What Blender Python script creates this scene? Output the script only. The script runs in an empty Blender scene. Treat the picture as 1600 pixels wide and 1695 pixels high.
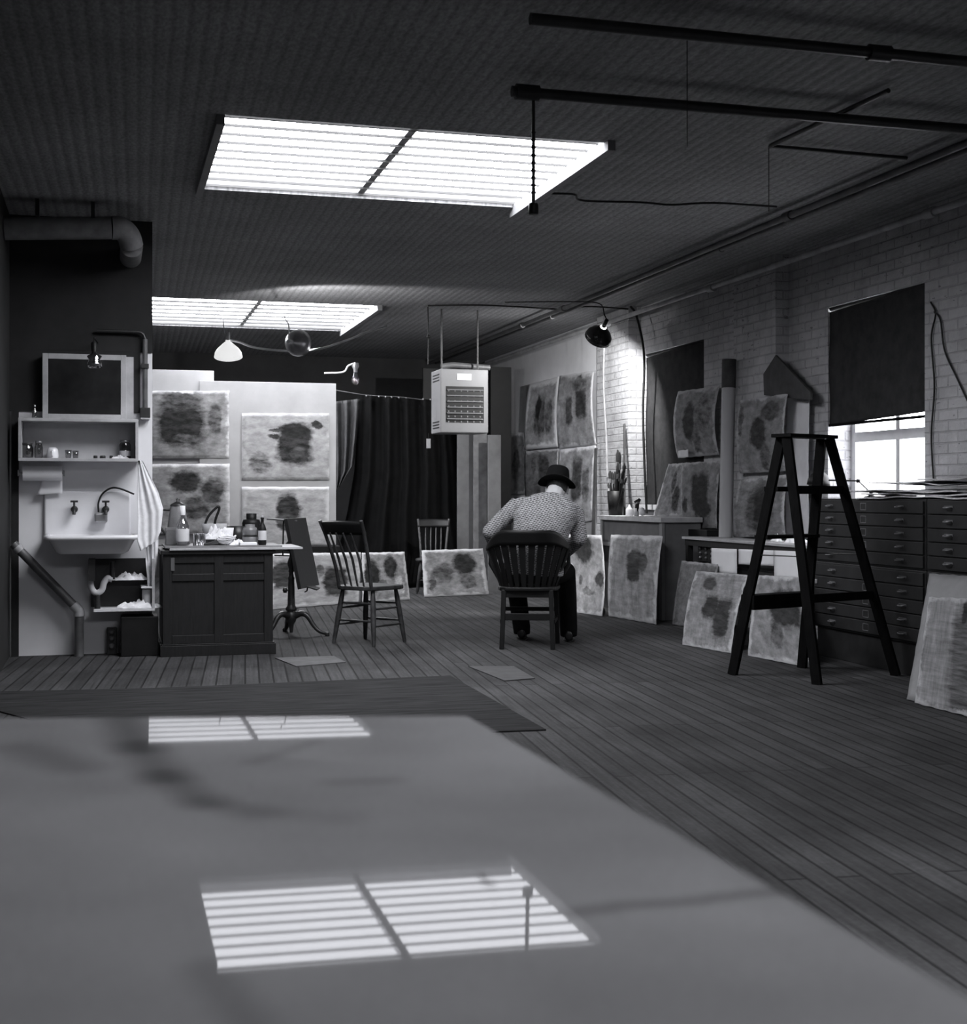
SKY = 15.0; EXPO = 0.45
import bpy, bmesh, math, random
from mathutils import Vector, Matrix
random.seed(7)
PI = math.pi
R = math.radians
C = bpy.context.scene.collection
FP, YAW, CH, HV = 2237.0, R(15.5), 1.12, 819.0      # focal length (pixels of a 1600 wide frame), yaw, eye height, horizon row
HC = 3.06                                            # ceiling height
XW = 5.3                                             # right wall
YF = 18.9                                           # far wall
XL = -0.66                                           # left wall
YP = 9.9                                             # sink partition
sA, cA = math.sin(YAW), math.cos(YAW)

# ---- where a seen point lies on a known plane of the room
def at_d(u, v, d):
    l = (u-800)/FP*d
    return Vector((l*cA+d*sA, d*cA-l*sA, CH+(HV-v)/FP*d))
def on_x(u, v, X): return at_d(u, v, X/(cA*(u-800)/FP+sA))
def on_y(u, v, Y): return at_d(u, v, Y/(cA-sA*(u-800)/FP))
def on_z(u, v, z): return at_d(u, v, FP*(z-CH)/(HV-v))

# ------------------------------------------------------------------ materials
class NT:
    def __init__(s, name):
        s.m = bpy.data.materials.new(name); s.m.use_nodes = True
        s.t = s.m.node_tree; s.n = s.t.nodes; s.l = s.t.links
        s.b = s.n['Principled BSDF']
    def node(s, typ, **kw):
        n = s.n.new(typ)
        for k, v in kw.items():
            if k.startswith('i_'): s.put(n.inputs[k[2:].replace('_', ' ')], v)
            else: setattr(n, k, v)
        return n
    def put(s, sock, v):
        if isinstance(v, bpy.types.NodeSocket): s.l.new(v, sock)
        else: sock.default_value = v
    def math(s, op, a, b=0.0, clamp=False):
        n = s.n.new('ShaderNodeMath'); n.operation = op; n.use_clamp = clamp
        s.put(n.inputs[0], a); s.put(n.inputs[1], b); return n.outputs[0]
    def noise(s, vec, scale, detail=4, rough=.6):
        n = s.n.new('ShaderNodeTexNoise'); s.put(n.inputs['Vector'], vec)
        n.inputs['Scale'].default_value = scale; n.inputs['Detail'].default_value = detail; n.inputs['Roughness'].default_value = rough
        return n.outputs['Fac']
    def mapping(s, vec, scale=(1, 1, 1), rot=(0, 0, 0), loc=(0, 0, 0)):
        n = s.n.new('ShaderNodeMapping'); s.put(n.inputs[0], vec)
        n.inputs['Location'].default_value = loc; n.inputs['Rotation'].default_value = rot; n.inputs['Scale'].default_value = scale
        return n.outputs[0]
    def rng(s, v, a, b, c, d):
        n = s.n.new('ShaderNodeMapRange'); s.put(n.inputs[0], v)
        for i, x in enumerate((a, b, c, d)): s.put(n.inputs[i+1], x)
        return n.outputs[0]
    def mix(s, f, a, b):
        return s.math('ADD', s.math('MULTIPLY', a, s.math('SUBTRACT', 1.0, f)), s.math('MULTIPLY', b, f))
    def obj(s): return s.n.new('ShaderNodeTexCoord').outputs['Object']
    def uv(s): return s.n.new('ShaderNodeTexCoord').outputs['UV']
    def geo(s): return s.n.new('ShaderNodeNewGeometry').outputs['Position']
    def grey(s, v):
        n = s.n.new('ShaderNodeCombineColor'); s.put(n.inputs[0], v); s.put(n.inputs[1], v)
        s.put(n.inputs[2], s.math('MULTIPLY', v, 1.03)); s.l.new(n.outputs[0], s.b.inputs['Base Color'])
    def bump(s, h, strength=.3, dist=.01):
        n = s.n.new('ShaderNodeBump'); s.put(n.inputs['Height'], h)
        n.inputs['Strength'].default_value = strength; n.inputs['Distance'].default_value = dist
        s.l.new(n.outputs[0], s.b.inputs['Normal'])
    def fin(s, rough=.6, spec=.3, metal=0.0):
        s.put(s.b.inputs['Roughness'], rough); s.b.inputs['Specular IOR Level'].default_value = spec
        s.b.inputs['Metallic'].default_value = metal; return s.m

def G(name, v, rough=.6, spec=.3, metal=0.0, var=.25, scale=9, stretch=(1, 1, 1), bump=.15):
    t = NT(name); o = t.mapping(t.obj(), stretch)
    n = t.noise(o, scale, 5)
    t.grey(t.rng(n, .3, .7, v*(1-var), v*(1+var)))
    if bump: t.bump(n, bump, .01)
    return t.fin(rough, spec, metal)

M = {}
M['black'] = G('black_paint', .008, .5)
M['blindcloth'] = G('black_blind_cloth', .035, .9, .05)
M['blackcloth'] = G('black_cloth', .0065, .95, .05)
M['darkwood'] = G('dark_varnished_wood', .016, .42, .4, stretch=(8, 8, 1))
M['deskwood'] = G('desk_dark_wood', .014, .5, .3, stretch=(9, 9, 1))
M['chairwood'] = G('worn_chair_wood', .035, .45, .4, var=.7, scale=14)
M['blackchair'] = G('near_black_chair_lacquer', .007, .5, .25)
M['ladder'] = G('dark_ladder_wood', .0035, .8, .08, stretch=(4, 4, 1), var=.6)
M['whitepaint'] = G('old_white_paint', .62, .5, .3, var=.12, scale=5)
M['boardpaint'] = G('chalky_board_paint', .40, .7, var=.1, scale=3)
M['greypaint'] = G('grey_painted_wood', .2, .6, var=.2, scale=4)
M['midgrey'] = G('mid_grey_board', .13, .7, var=.25, scale=4)
M['palepaint'] = G('pale_painted_wood', .4, .6, var=.2, scale=7)
M['paper'] = G('white_paper', .78, .8, .1, var=.06, scale=3)
M['news'] = G('newsprint', .5, .85, .1, var=.3, scale=30)
M['porcelain'] = G('white_porcelain', .78, .18, .6, var=.03, bump=0)
M['towel'] = G('white_towel', .75, .95, .05, var=.1, scale=20, bump=.5)
M['iron'] = G('dark_cast_iron', .022, .4, .5, var=.4)
M['greymetal'] = G('dull_grey_pipe', .1, .45, .5, var=.4, scale=6)
M['palepipe'] = G('pale_painted_pipe', .35, .5, var=.3, scale=6)
M['steel'] = G('bright_steel', .6, .25, .5, 1.0, var=.1, bump=0)
M['tin'] = G('dull_tin', .35, .35, .5, .8, var=.2)
M['heater'] = G('heater_enamel', .19, .4, .5, var=.1, scale=3)
M['cream'] = G('light_enamel', .5, .4)
M['plaster'] = G('white_plaster', .7, .7, var=.08, scale=2)
M['skin'] = G('skin', .5, .55, .3, var=.05)
M['hair'] = G('dark_hair', .02, .7, var=.5, scale=60)
M['felt'] = G('black_felt', .012, .95, .02)
M['trouser'] = G('black_trouser_cloth', .008, .9, .05)
M['shoe'] = G('black_leather', .008, .35, .5)
M['cabinet'] = G('dark_file_cabinet', .019, .5, .25, var=.3)
M['cabtrim'] = G('worn_cabinet_brass', .16, .4, .4, .4, var=.3)
M['duct'] = G('dusty_duct', .14, .6, var=.3)
M['bristle'] = G('dark_bristles', .03, .9, scale=60)
M['jar'] = G('grey_glazed_jar', .18, .3, .5)
M['label'] = G('paper_label', .6, .7, var=.08)
M['wire'] = G('black_wire', .01, .5)
M['whitecord'] = G('white_cord', .6, .6)
M['card_and_shadow'] = G('dark_card_and_shadow', .05, .8, var=.3)
M['roll'] = G('grey_paper_roll', .36, .75, var=.12, stretch=(1, 1, .1))
M['chrome'] = G('chrome', .7, .12, .5, 1.0, var=.05, bump=0)

def glass_mat(name, tint=.9, rough=.02, gl=.08):
    m = bpy.data.materials.new(name); m.use_nodes = True; t = m.node_tree; t.nodes.clear()
    o = t.nodes.new('ShaderNodeOutputMaterial'); mx = t.nodes.new('ShaderNodeMixShader')
    a = t.nodes.new('ShaderNodeBsdfTransparent'); a.inputs[0].default_value = (tint, tint, tint*1.01, 1)
    b = t.nodes.new('ShaderNodeBsdfGlossy'); b.inputs['Roughness'].default_value = rough
    mx.inputs[0].default_value = gl
    t.links.new(a.outputs[0], mx.inputs[1]); t.links.new(b.outputs[0], mx.inputs[2]); t.links.new(mx.outputs[0], o.inputs[0])
    return m
M['pane'] = glass_mat('skylight_glass', .95, .1, .03)
M['glass'] = glass_mat('clear_bottle_glass', .72, .04, .22)
M['dimglass'] = glass_mat('dusty_jar_glass', .45, .08, .18)
def frost():
    m = bpy.data.materials.new('dirty_frosted_glass'); m.use_nodes = True; t = m.node_tree; t.nodes.clear()
    o = t.nodes.new('ShaderNodeOutputMaterial'); mx = t.nodes.new('ShaderNodeMixShader')
    a = t.nodes.new('ShaderNodeBsdfTransparent'); b = t.nodes.new('ShaderNodeBsdfTranslucent'); b.inputs[0].default_value = (.7, .7, .72, 1)
    tc = t.nodes.new('ShaderNodeTexCoord'); n = t.nodes.new('ShaderNodeTexNoise'); n.inputs['Scale'].default_value = 7
    t.links.new(tc.outputs['Object'], n.inputs['Vector'])
    r = t.nodes.new('ShaderNodeMapRange'); r.inputs[1].default_value = .3; r.inputs[2].default_value = .75; r.inputs[3].default_value = .5; r.inputs[4].default_value = 1
    t.links.new(n.outputs['Fac'], r.inputs[0]); t.links.new(r.outputs[0], mx.inputs[0])
    t.links.new(a.outputs[0], mx.inputs[1]); t.links.new(b.outputs[0], mx.inputs[2]); t.links.new(mx.outputs[0], o.inputs[0])
    return m
M['frost'] = frost()
def emit(name, s):
    m = bpy.data.materials.new(name); m.use_nodes = True; b = m.node_tree.nodes['Principled BSDF']
    b.inputs['Base Color'].default_value = (.8, .8, .8, 1)
    b.inputs['Emission Color'].default_value = (1, 1, 1, 1); b.inputs['Emission Strength'].default_value = s; return m
M['bulb_lit'] = emit('lit_bulb', 6)
M['bulb_soft'] = emit('softly_lit_bulb', 1.1)

def floor_mat():
    t = NT('worn_floor_planks'); p = t.mapping(t.geo(), rot=(0, 0, R(90+5.5)))
    br = t.node('ShaderNodeTexBrick'); t.put(br.inputs['Vector'], p)
    br.offset = .43; br.inputs['Scale'].default_value = 1; br.inputs['Mortar Size'].default_value = .006; br.inputs['Mortar Smooth'].default_value = .3
    br.inputs['Brick Width'].default_value = 2.6; br.inputs['Row Height'].default_value = .085; br.inputs['Bias'].default_value = 0
    br.inputs['Color1'].default_value = (.036,)*3+(1,); br.inputs['Color2'].default_value = (.054,)*3+(1,); br.inputs['Mortar'].default_value = (.018,)*3+(1,)
    grain = t.noise(t.mapping(p, (1.5, 30, 1)), 1.6, 6, .65); blot = t.noise(p, 1.1, 5, .6); fine = t.noise(p, 45, 3)
    v = t.math('MULTIPLY', br.outputs['Color'], t.rng(grain, .3, .7, .7, 1.35))
    v = t.math('MULTIPLY', v, t.rng(blot, .3, .7, .55, 1.35)); v = t.math('MULTIPLY', v, t.rng(fine, .3, .7, .85, 1.15))
    sp = t.math('GREATER_THAN', t.noise(t.mapping(p, (3, 9, 1)), 9, 3), .735)
    v = t.math('ADD', v, t.math('MULTIPLY', sp, .05))
    t.grey(v); t.bump(t.math('ADD', br.outputs['Fac'], t.math('MULTIPLY', grain, -.5)), .5, -.006)
    return t.fin(.75, .1)
M['floor'] = floor_mat()
def ceil_mat():
    t = NT('dark_beadboard_ceiling'); p = t.geo()
    w = t.node('ShaderNodeTexWave'); w.bands_direction = 'X'; t.put(w.inputs['Vector'], t.mapping(p, rot=(0, 0, R(1.2))))
    w.inputs['Scale'].default_value = 4.6; w.inputs['Distortion'].default_value = .5; w.inputs['Detail'].default_value = 2
    bl = t.noise(p, .8, 5); fi = t.noise(t.mapping(p, (30, 12, 1)), 2.2, 3)
    v = t.math('MULTIPLY', t.rng(w.outputs['Fac'], 0, .4, .20, .26), t.rng(bl, .3, .7, .75, 1.2))
    v = t.math('MULTIPLY', v, t.rng(fi, .3, .7, .7, 1.3))
    t.grey(v); t.bump(w.outputs['Fac'], .35, .006); return t.fin(.7, .2)
M['ceil'] = ceil_mat()
def brick_mat(name, v, swap):
    t = NT(name); p = t.geo(); s = t.node('ShaderNodeSeparateXYZ'); t.put(s.inputs[0], p)
    c = t.node('ShaderNodeCombineXYZ'); t.put(c.inputs[0], t.math('ADD', s.outputs[0], s.outputs[1])); t.put(c.inputs[1], s.outputs[2])
    n0 = t.noise(p, 5, 4)
    br = t.node('ShaderNodeTexBrick'); t.put(br.inputs['Vector'], c.outputs[0])
    br.inputs['Scale'].default_value = 1; br.inputs['Brick Width'].default_value = .21; br.inputs['Row Height'].default_value = .073
    br.inputs['Mortar Size'].default_value = .008; br.inputs['Mortar Smooth'].default_value = .6
    br.inputs['Color1'].default_value = (v,)*3+(1,); br.inputs['Color2'].default_value = (v*.93,)*3+(1,); br.inputs['Mortar'].default_value = (v*.84,)*3+(1,)
    pit = t.math('GREATER_THAN', t.noise(t.mapping(p, (1, 1, 2.2)), 13, 2), .7)
    k = t.math('MULTIPLY', br.outputs['Color'], t.rng(n0, .3, .7, .8, 1.12)); k = t.math('MULTIPLY', k, t.rng(pit, 0, 1, 1, .5))
    t.grey(k); t.bump(t.math('ADD', br.outputs['Fac'], t.math('MULTIPLY', t.noise(p, 14, 5), 2.0)), .7, -.012); return t.fin(.75, .15)
M['brick'] = brick_mat('painted_brick', .42, 0)
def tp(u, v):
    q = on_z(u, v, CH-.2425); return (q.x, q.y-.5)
SHADE_STREAKS = [(tp(203, 1192), tp(232, 1240), .045, .55), (tp(228, 1232), tp(275, 1288), .04, .6), (tp(268, 1280), tp(345, 1330), .035, .65), (tp(335, 1325), tp(430, 1345), .035, .78), (tp(425, 1343), tp(560, 1350), .04, .85), (tp(30, 1238), tp(130, 1272), .05, .7),
          (tp(940, 1503), tp(1310, 1466), .016, .62), (tp(560, 1292), tp(640, 1288), .03, .8), (tp(420, 1260), tp(520, 1225), .02, .8), (tp(340, 1600), tp(420, 1700), .022, .75), (tp(1000, 1220), tp(1500, 1480), .02, .75)]  # presumed shadows and reflections, painted dark into the tabletop colour
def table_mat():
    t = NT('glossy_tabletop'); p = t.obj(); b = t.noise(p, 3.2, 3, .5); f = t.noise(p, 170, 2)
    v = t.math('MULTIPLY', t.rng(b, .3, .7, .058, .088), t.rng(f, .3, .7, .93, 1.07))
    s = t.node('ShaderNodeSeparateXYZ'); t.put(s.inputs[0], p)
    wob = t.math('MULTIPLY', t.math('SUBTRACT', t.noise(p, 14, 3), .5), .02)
    def shade_streak(a, b_, w, dark):          # one presumed shadow, painted as a soft dark streak in the colour
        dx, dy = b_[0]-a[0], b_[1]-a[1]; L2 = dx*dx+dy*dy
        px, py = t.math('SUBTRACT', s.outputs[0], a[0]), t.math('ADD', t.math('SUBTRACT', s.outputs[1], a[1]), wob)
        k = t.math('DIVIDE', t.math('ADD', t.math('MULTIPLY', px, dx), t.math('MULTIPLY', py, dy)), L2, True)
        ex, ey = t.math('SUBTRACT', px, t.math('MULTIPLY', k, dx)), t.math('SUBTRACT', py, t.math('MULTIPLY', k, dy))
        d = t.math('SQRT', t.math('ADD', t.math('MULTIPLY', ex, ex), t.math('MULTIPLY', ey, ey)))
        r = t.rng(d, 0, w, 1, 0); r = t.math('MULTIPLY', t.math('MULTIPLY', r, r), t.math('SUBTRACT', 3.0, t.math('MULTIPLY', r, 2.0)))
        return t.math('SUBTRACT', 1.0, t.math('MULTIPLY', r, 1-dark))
    for a, b_, w, dk in SHADE_STREAKS: v = t.math('MULTIPLY', v, shade_streak(a, b_, w, dk))
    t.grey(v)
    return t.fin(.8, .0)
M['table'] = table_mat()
def gloss_layer(m, amount, rough):
    t = m.node_tree; o = [n for n in t.nodes if n.type == 'OUTPUT_MATERIAL'][0]; b = t.nodes['Principled BSDF']
    g = t.nodes.new('ShaderNodeBsdfGlossy'); g.inputs['Color'].default_value = (amount, amount, amount*1.02, 1); g.inputs['Roughness'].default_value = rough
    a = t.nodes.new('ShaderNodeAddShader'); t.links.new(b.outputs[0], a.inputs[0]); t.links.new(g.outputs[0], a.inputs[1]); t.links.new(a.outputs[0], o.inputs[0])
gloss_layer(M['table'], .036, .025)
def tweed():
    t = NT('small_check_tweed'); p = t.obj()
    ch = t.node('ShaderNodeTexChecker'); t.put(ch.inputs[0], t.mapping(p, (1, .6, 1), rot=(R(8), R(10), 0))); ch.inputs['Scale'].default_value = 80
    ln = t.node('ShaderNodeTexWave'); ln.bands_direction = 'Z'; t.put(ln.inputs['Vector'], t.mapping(p, rot=(0, R(14), 0))); ln.inputs['Scale'].default_value = 22
    v = t.math('ADD', t.math('MULTIPLY', ch.outputs['Fac'], .17), t.rng(ln.outputs['Fac'], .2, .8, .06, .24))
    t.grey(t.math('MULTIPLY', v, t.rng(t.noise(p, 40, 3), .3, .7, .85, 1.15))); t.bump(t.noise(p, 90, 2), .3, .004)
    return t.fin(.95, .05)
M['tweed'] = tweed()

def art(name, base, blobs, seed=0, lo=.45, edge=.035, streak=(1.5, 1.5, 1)):
    """painted sheet: mottled ground, pale margin, dark soft-edged shapes (cx, cy, rx, ry, value, box?) in sheet coordinates"""
    t = NT(name); uv = t.mapping(t.uv(), loc=(0, 0, seed*3.7)); raw = t.uv()
    off = t.mapping(raw, loc=(seed*1.3, seed*.7, 0))
    d1 = t.math('MULTIPLY', t.math('SUBTRACT', t.noise(off, 5, 6, .65), .5), .17)
    d2 = t.math('MULTIPLY', t.math('SUBTRACT', t.noise(t.mapping(off, loc=(5, 5, 0)), 5, 6, .65), .5), .17)
    s = t.node('ShaderNodeSeparateXYZ'); t.put(s.inputs[0], raw)
    x = t.math('ADD', s.outputs[0], d1); y = t.math('ADD', s.outputs[1], d2)
    g = t.noise(t.mapping(off, streak), 3.5, 6, .7); gg = t.noise(t.mapping(off, (streak[1]*1.6, streak[0]*2.6, 1), rot=(0, 0, .5)), 3, 5, .65)
    v = t.math('MULTIPLY', t.rng(g, .32, .68, base*lo*.8, base*.85), t.rng(gg, .3, .7, .68, 1.22))
    for (cx, cy, rx, ry, val, bx) in blobs:
        a = t.math('ABSOLUTE', t.math('DIVIDE', t.math('SUBTRACT', x, cx), rx)); b = t.math('ABSOLUTE', t.math('DIVIDE', t.math('SUBTRACT', y, cy), ry))
        pw = 5 if bx else 2
        r = t.math('POWER', t.math('ADD', t.math('POWER', a, pw), t.math('POWER', b, pw)), 1.0/pw)
        m = t.rng(t.math('ADD', r, t.math('MULTIPLY', t.math('SUBTRACT', gg, .5), .35)), .80, 1.12, 1, 0)
        m = t.math('MULTIPLY', m, t.rng(gg, .4, .8, 1.0, .9))
        v = t.mix(m, v, t.math('MULTIPLY', t.rng(gg, .35, .72, .4, 2.6), val*.5))
    ex = t.math('MINIMUM', t.math('MINIMUM', x, t.math('SUBTRACT', 1.0, x)), t.math('MINIMUM', y, t.math('SUBTRACT', 1.0, y)))
    ee = t.math('ADD', ex, t.math('MULTIPLY', t.math('SUBTRACT', t.noise(t.mapping(off, (1, 1.5, 1)), 5, 4), .5), .14))
    v = t.mix(t.rng(ee, edge-.015, edge+.03, .85, 0), v, min(.62, base*1.5))
    t.grey(v); t.bump(gg, .25, .003); return t.fin(.7, .2)

# ------------------------------------------------------------------ geometry
class MB:
    def __init__(s): s.v = []; s.f = []; s.sm = []; s.uv = {}
    def add(s, vs, fs, smooth=False):
        o = len(s.v); s.v += [Vector(p) for p in vs]
        for f in fs: s.f.append([i+o for i in f]); s.sm.append(smooth)
        return s
    def box(s, lo, hi, mat=None):
        (x0, y0, z0), (x1, y1, z1) = lo, hi
        vs = [Vector(p) for p in ((x0, y0, z0), (x1, y0, z0), (x1, y1, z0), (x0, y1, z0), (x0, y0, z1), (x1, y0, z1), (x1, y1, z1), (x0, y1, z1))]
        if mat: vs = [mat @ p for p in vs]
        return s.add(vs, [(0, 3, 2, 1), (4, 5, 6, 7), (0, 1, 5, 4), (1, 2, 6, 5), (2, 3, 7, 6), (3, 0, 4, 7)])
    def cbox(s, c, sz, rz=0, rx=0, ry=0):
        m = Matrix.Translation(c) @ Matrix.Rotation(rz, 4, 'Z') @ Matrix.Rotation(ry, 4, 'Y') @ Matrix.Rotation(rx, 4, 'X')
        h = [x/2 for x in sz]; return s.box([-q for q in h], h, m)
    def bar(s, p, q, w, h, up=(0, 0, 1), w2=None, h2=None):
        p, q = Vector(p), Vector(q); d = (q-p).normalized(); up = Vector(up)
        if abs(d.dot(up)) > .98: up = Vector((0, 1, 0))
        a = d.cross(up).normalized(); b = a.cross(d); w2 = w2 or w; h2 = h2 or h
        vs = [p-a*w/2-b*h/2, p+a*w/2-b*h/2, p+a*w/2+b*h/2, p-a*w/2+b*h/2, q-a*w2/2-b*h2/2, q+a*w2/2-b*h2/2, q+a*w2/2+b*h2/2, q-a*w2/2+b*h2/2]
        return s.add(vs, [(3, 2, 1, 0), (4, 5, 6, 7), (0, 1, 5, 4), (1, 2, 6, 5), (2, 3, 7, 6), (3, 0, 4, 7)])
    def tube(s, pts, rad, seg=10, flat=1.0, cap=True):
        pts = [Vector(p) for p in pts]; n = len(pts)
        if not hasattr(rad, '__len__'): rad = [rad]*n
        ref = None; rings = []
        for i, p in enumerate(pts):
            t = (pts[min(i+1, n-1)]-pts[max(i-1, 0)]).normalized()
            if ref is None:
                ref = Vector((0, 0, 1)) if abs(t.z) < .9 else Vector((1, 0, 0))
            a = (ref-t*ref.dot(t)).normalized(); ref = a; b = t.cross(a)
            rings.append([p+(a*math.cos(2*PI*k/seg)+b*flat*math.sin(2*PI*k/seg))*rad[i] for k in range(seg)])
        vs = [q for r in rings for q in r]
        fs = [(i*seg+k, i*seg+(k+1) % seg, (i+1)*seg+(k+1) % seg, (i+1)*seg+k) for i in range(n-1) for k in range(seg)]
        s.add(vs, fs, True)
        if cap: s.add(rings[0], [tuple(reversed(range(seg)))]); s.add(rings[-1], [tuple(range(seg))])
        return s
    def lathe(s, prof, o=(0, 0, 0), axis=(0, 0, 1), seg=20, sx=1, sy=1, smooth=True):
        """prof: list of (radius, height)"""
        q = Vector((0, 0, 1)).rotation_difference(Vector(axis).normalized()); o = Vector(o)
        vs = []
        for r, h in prof:
            for k in range(seg):
                a = 2*PI*k/seg; vs.append(o+q @ Vector((max(r, 1e-4)*math.cos(a)*sx, max(r, 1e-4)*math.sin(a)*sy, h)))
        n = len(prof)
        fs = [(i*seg+k, i*seg+(k+1) % seg, (i+1)*seg+(k+1) % seg, (i+1)*seg+k) for i in range(n-1) for k in range(seg)]
        s.add(vs, fs, smooth)
        for r, i, rev in ((prof[0][0], 0, True), (prof[-1][0], n-1, False)):
            if r > 2e-4:
                idx = list(range(i*seg, i*seg+seg)); s.add([vs[j] for j in idx], [tuple(reversed(range(seg))) if rev else tuple(range(seg))])
        return s
    def prism(s, poly, z0, z1, mat=None):
        n = len(poly); vs = [Vector((x, y, z0)) for x, y in poly]+[Vector((x, y, z1)) for x, y in poly]
        if mat: vs = [mat @ p for p in vs]
        return s.add(vs, [tuple(reversed(range(n))), tuple(range(n, 2*n))]+[(i, (i+1) % n, (i+1) % n+n, i+n) for i in range(n)])
    def grid(s, fn, nu, nv, thick=.003, smooth=True):
        """fn(a, b) -> point; a solid sheet with uv, the front side as given"""
        P = [[Vector(fn(i/nu, j/nv)) for i in range(nu+1)] for j in range(nv+1)]
        nrm = (P[0][nu]-P[0][0]).cross(P[nv][0]-P[0][0]).normalized()
        o = len(s.v)
        for side in (0, 1):
            for j in range(nv+1):
                for i in range(nu+1): s.v.append(P[j][i]-nrm*thick*side)
        N = (nu+1)*(nv+1)
        def idx(i, j, k): return o+k*N+j*(nu+1)+i
        def put(f, uvs): s.uv[len(s.f)] = uvs; s.f.append(f); s.sm.append(smooth)
        for j in range(nv):
            for i in range(nu):
                u0, u1, v0, v1 = i/nu, (i+1)/nu, j/nv, (j+1)/nv
                put([idx(i, j, 0), idx(i+1, j, 0), idx(i+1, j+1, 0), idx(i, j+1, 0)], [(u0, v0), (u1, v0), (u1, v1), (u0, v1)])
                put([idx(i, j+1, 1), idx(i+1, j+1, 1), idx(i+1, j, 1), idx(i, j, 1)], [(0, 0)]*4)
        for i in range(nu):
            for j, fl in ((0, 1), (nv, 0)):
                q = [idx(i, j, 0), idx(i, j, 1), idx(i+1, j, 1), idx(i+1, j, 0)]
                put(q if fl else q[::-1], [(0, 0)]*4); s.sm[-1] = False
        for j in range(nv):
            for i, fl in ((0, 0), (nu, 1)):
                q = [idx(i, j, 0), idx(i, j, 1), idx(i, j+1, 1), idx(i, j+1, 0)]
                put(q if fl else q[::-1], [(0, 0)]*4); s.sm[-1] = False
        return s

def build(mb, name, mat, parent=None, bevel=0.0, rel=False, kind=None, seg=2):
    """link the collected shapes as ONE mesh object. rel: shapes were given in room coordinates, parent has no turn"""
    vs = mb.v
    if parent is None:
        xs = [p.x for p in vs]; ys = [p.y for p in vs]; zs = [p.z for p in vs]
        o = Vector(((min(xs)+max(xs))/2, (min(ys)+max(ys))/2, min(zs)))
    elif rel:
        o = Vector((0, 0, 0)); q = parent
        while q: o = o+q.location; q = q.parent
    else: o = Vector((0, 0, 0))
    me = bpy.data.meshes.new(name); me.from_pydata([p-o for p in vs], [], mb.f); me.update()
    me.polygons.foreach_set('use_smooth', mb.sm)
    if mb.uv:
        L = me.uv_layers.new(name='UVMap')
        for pi, uvs in mb.uv.items():
            for k, li in enumerate(me.polygons[pi].loop_indices): L.data[li].uv = uvs[k]
    me.materials.append(mat)
    ob = bpy.data.objects.new(name, me); C.objects.link(ob)
    if parent: ob.parent = parent
    else: ob.location = o
    if bevel:
        b = ob.modifiers.new('bevel', 'BEVEL'); b.width = bevel; b.segments = seg; b.limit_method = 'ANGLE'; b.angle_limit = R(40)
    if kind: ob['kind'] = kind
    return ob
def tag(o, label=None, cat=None, group=None, kind=None):
    if label: o['label'] = label
    if cat: o['category'] = cat
    if group: o['group'] = group
    if kind: o['kind'] = kind
    return o
def thing(name, label, cat, loc=(0, 0, 0), rz=0.0, group=None):
    o = bpy.data.objects.new(name, None); o.empty_display_size = .1; C.objects.link(o); o.location = loc; o.rotation_euler = (0, 0, rz)
    return tag(o, label, cat, group)
def copy_tree(o, parent=None):
    c = o.copy(); C.objects.link(c); c.parent = parent
    for ch in [x for x in bpy.data.objects if x.parent == o]: copy_tree(ch, c)
    return c
def one(mb, name, mat, label, cat, group=None, bevel=0.0): return tag(build(mb, name, mat, None, bevel), label, cat, group)
def smooth_pts(pts, n=8):
    P = [Vector(p) for p in pts]; out = []
    P = [P[0]*2-P[1]]+P+[P[-1]*2-P[-2]]
    for i in range(1, len(P)-2):
        a, b, c, d = P[i-1:i+3]
        for k in range(n):
            t = k/n; out.append(.5*((2*b)+(c-a)*t+(2*a-5*b+4*c-d)*t*t+(3*b-a-3*c+d)*t**3))
    out.append(P[-2]); return out
# ------------------------------------------------------------------ the room
def struct(mb, name, mat): return tag(build(mb, name, mat), kind='structure')
struct(MB().box((-1.0, -3.3, -.12), (5.7, 19.3, 0)), 'floor', M['floor'])
S = [(.56, .3, 2.66, 2.3), (.56, 7.0, 2.66, 8.74), (.34, 13.65, 2.68, 15.9)]        # the three skylight openings
c = MB(); T = .03
ys = [-3.3]
for (x0, y0, x1, y1) in S:
    c.box((-1.0, ys[-1], HC), (5.7, y0, HC+T)); c.box((-1.0, y0, HC), (x0, y1, HC+T)); c.box((x1, y0, HC), (5.7, y1, HC+T)); ys.append(y1)
c.box((-1.0, ys[-1], HC), (5.7, 19.3, HC+T))
struct(c, 'ceiling', M['ceil'])
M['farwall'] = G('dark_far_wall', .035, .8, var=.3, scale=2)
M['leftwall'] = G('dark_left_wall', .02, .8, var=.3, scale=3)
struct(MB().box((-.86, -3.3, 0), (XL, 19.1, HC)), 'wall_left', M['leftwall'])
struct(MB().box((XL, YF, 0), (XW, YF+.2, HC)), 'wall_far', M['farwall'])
struct(MB().box((XL, -3.2, 0), (XW, -3.0, HC)), 'wall_back', M['midgrey'])
W1 = (7.985, 9.256, 1.02, 2.55); W2 = (11.49, 12.92, 1.02, 2.56)
w = MB(); prev = -3.3; TH = .34
for (a, b, z0, z1) in (W1, W2):
    w.box((XW, prev, 0), (XW+TH, a, HC)); w.box((XW, a, 0), (XW+TH, b, z0)); w.box((XW, a, z1), (XW+TH, b, HC)); prev = b
w.box((XW, prev, 0), (XW+TH, 19.1, HC))
w.box((5.16, 13.02, 0), (XW, 13.95, HC)); w.box((5.18, 9.87, 0), (XW, 10.63, HC))
struct(w, 'wall_right', M['brick'])
struct(MB().box((5.26, 13.97, 0), (XW, YF, HC)), 'wall_right_panel', M['plaster'])
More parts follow.
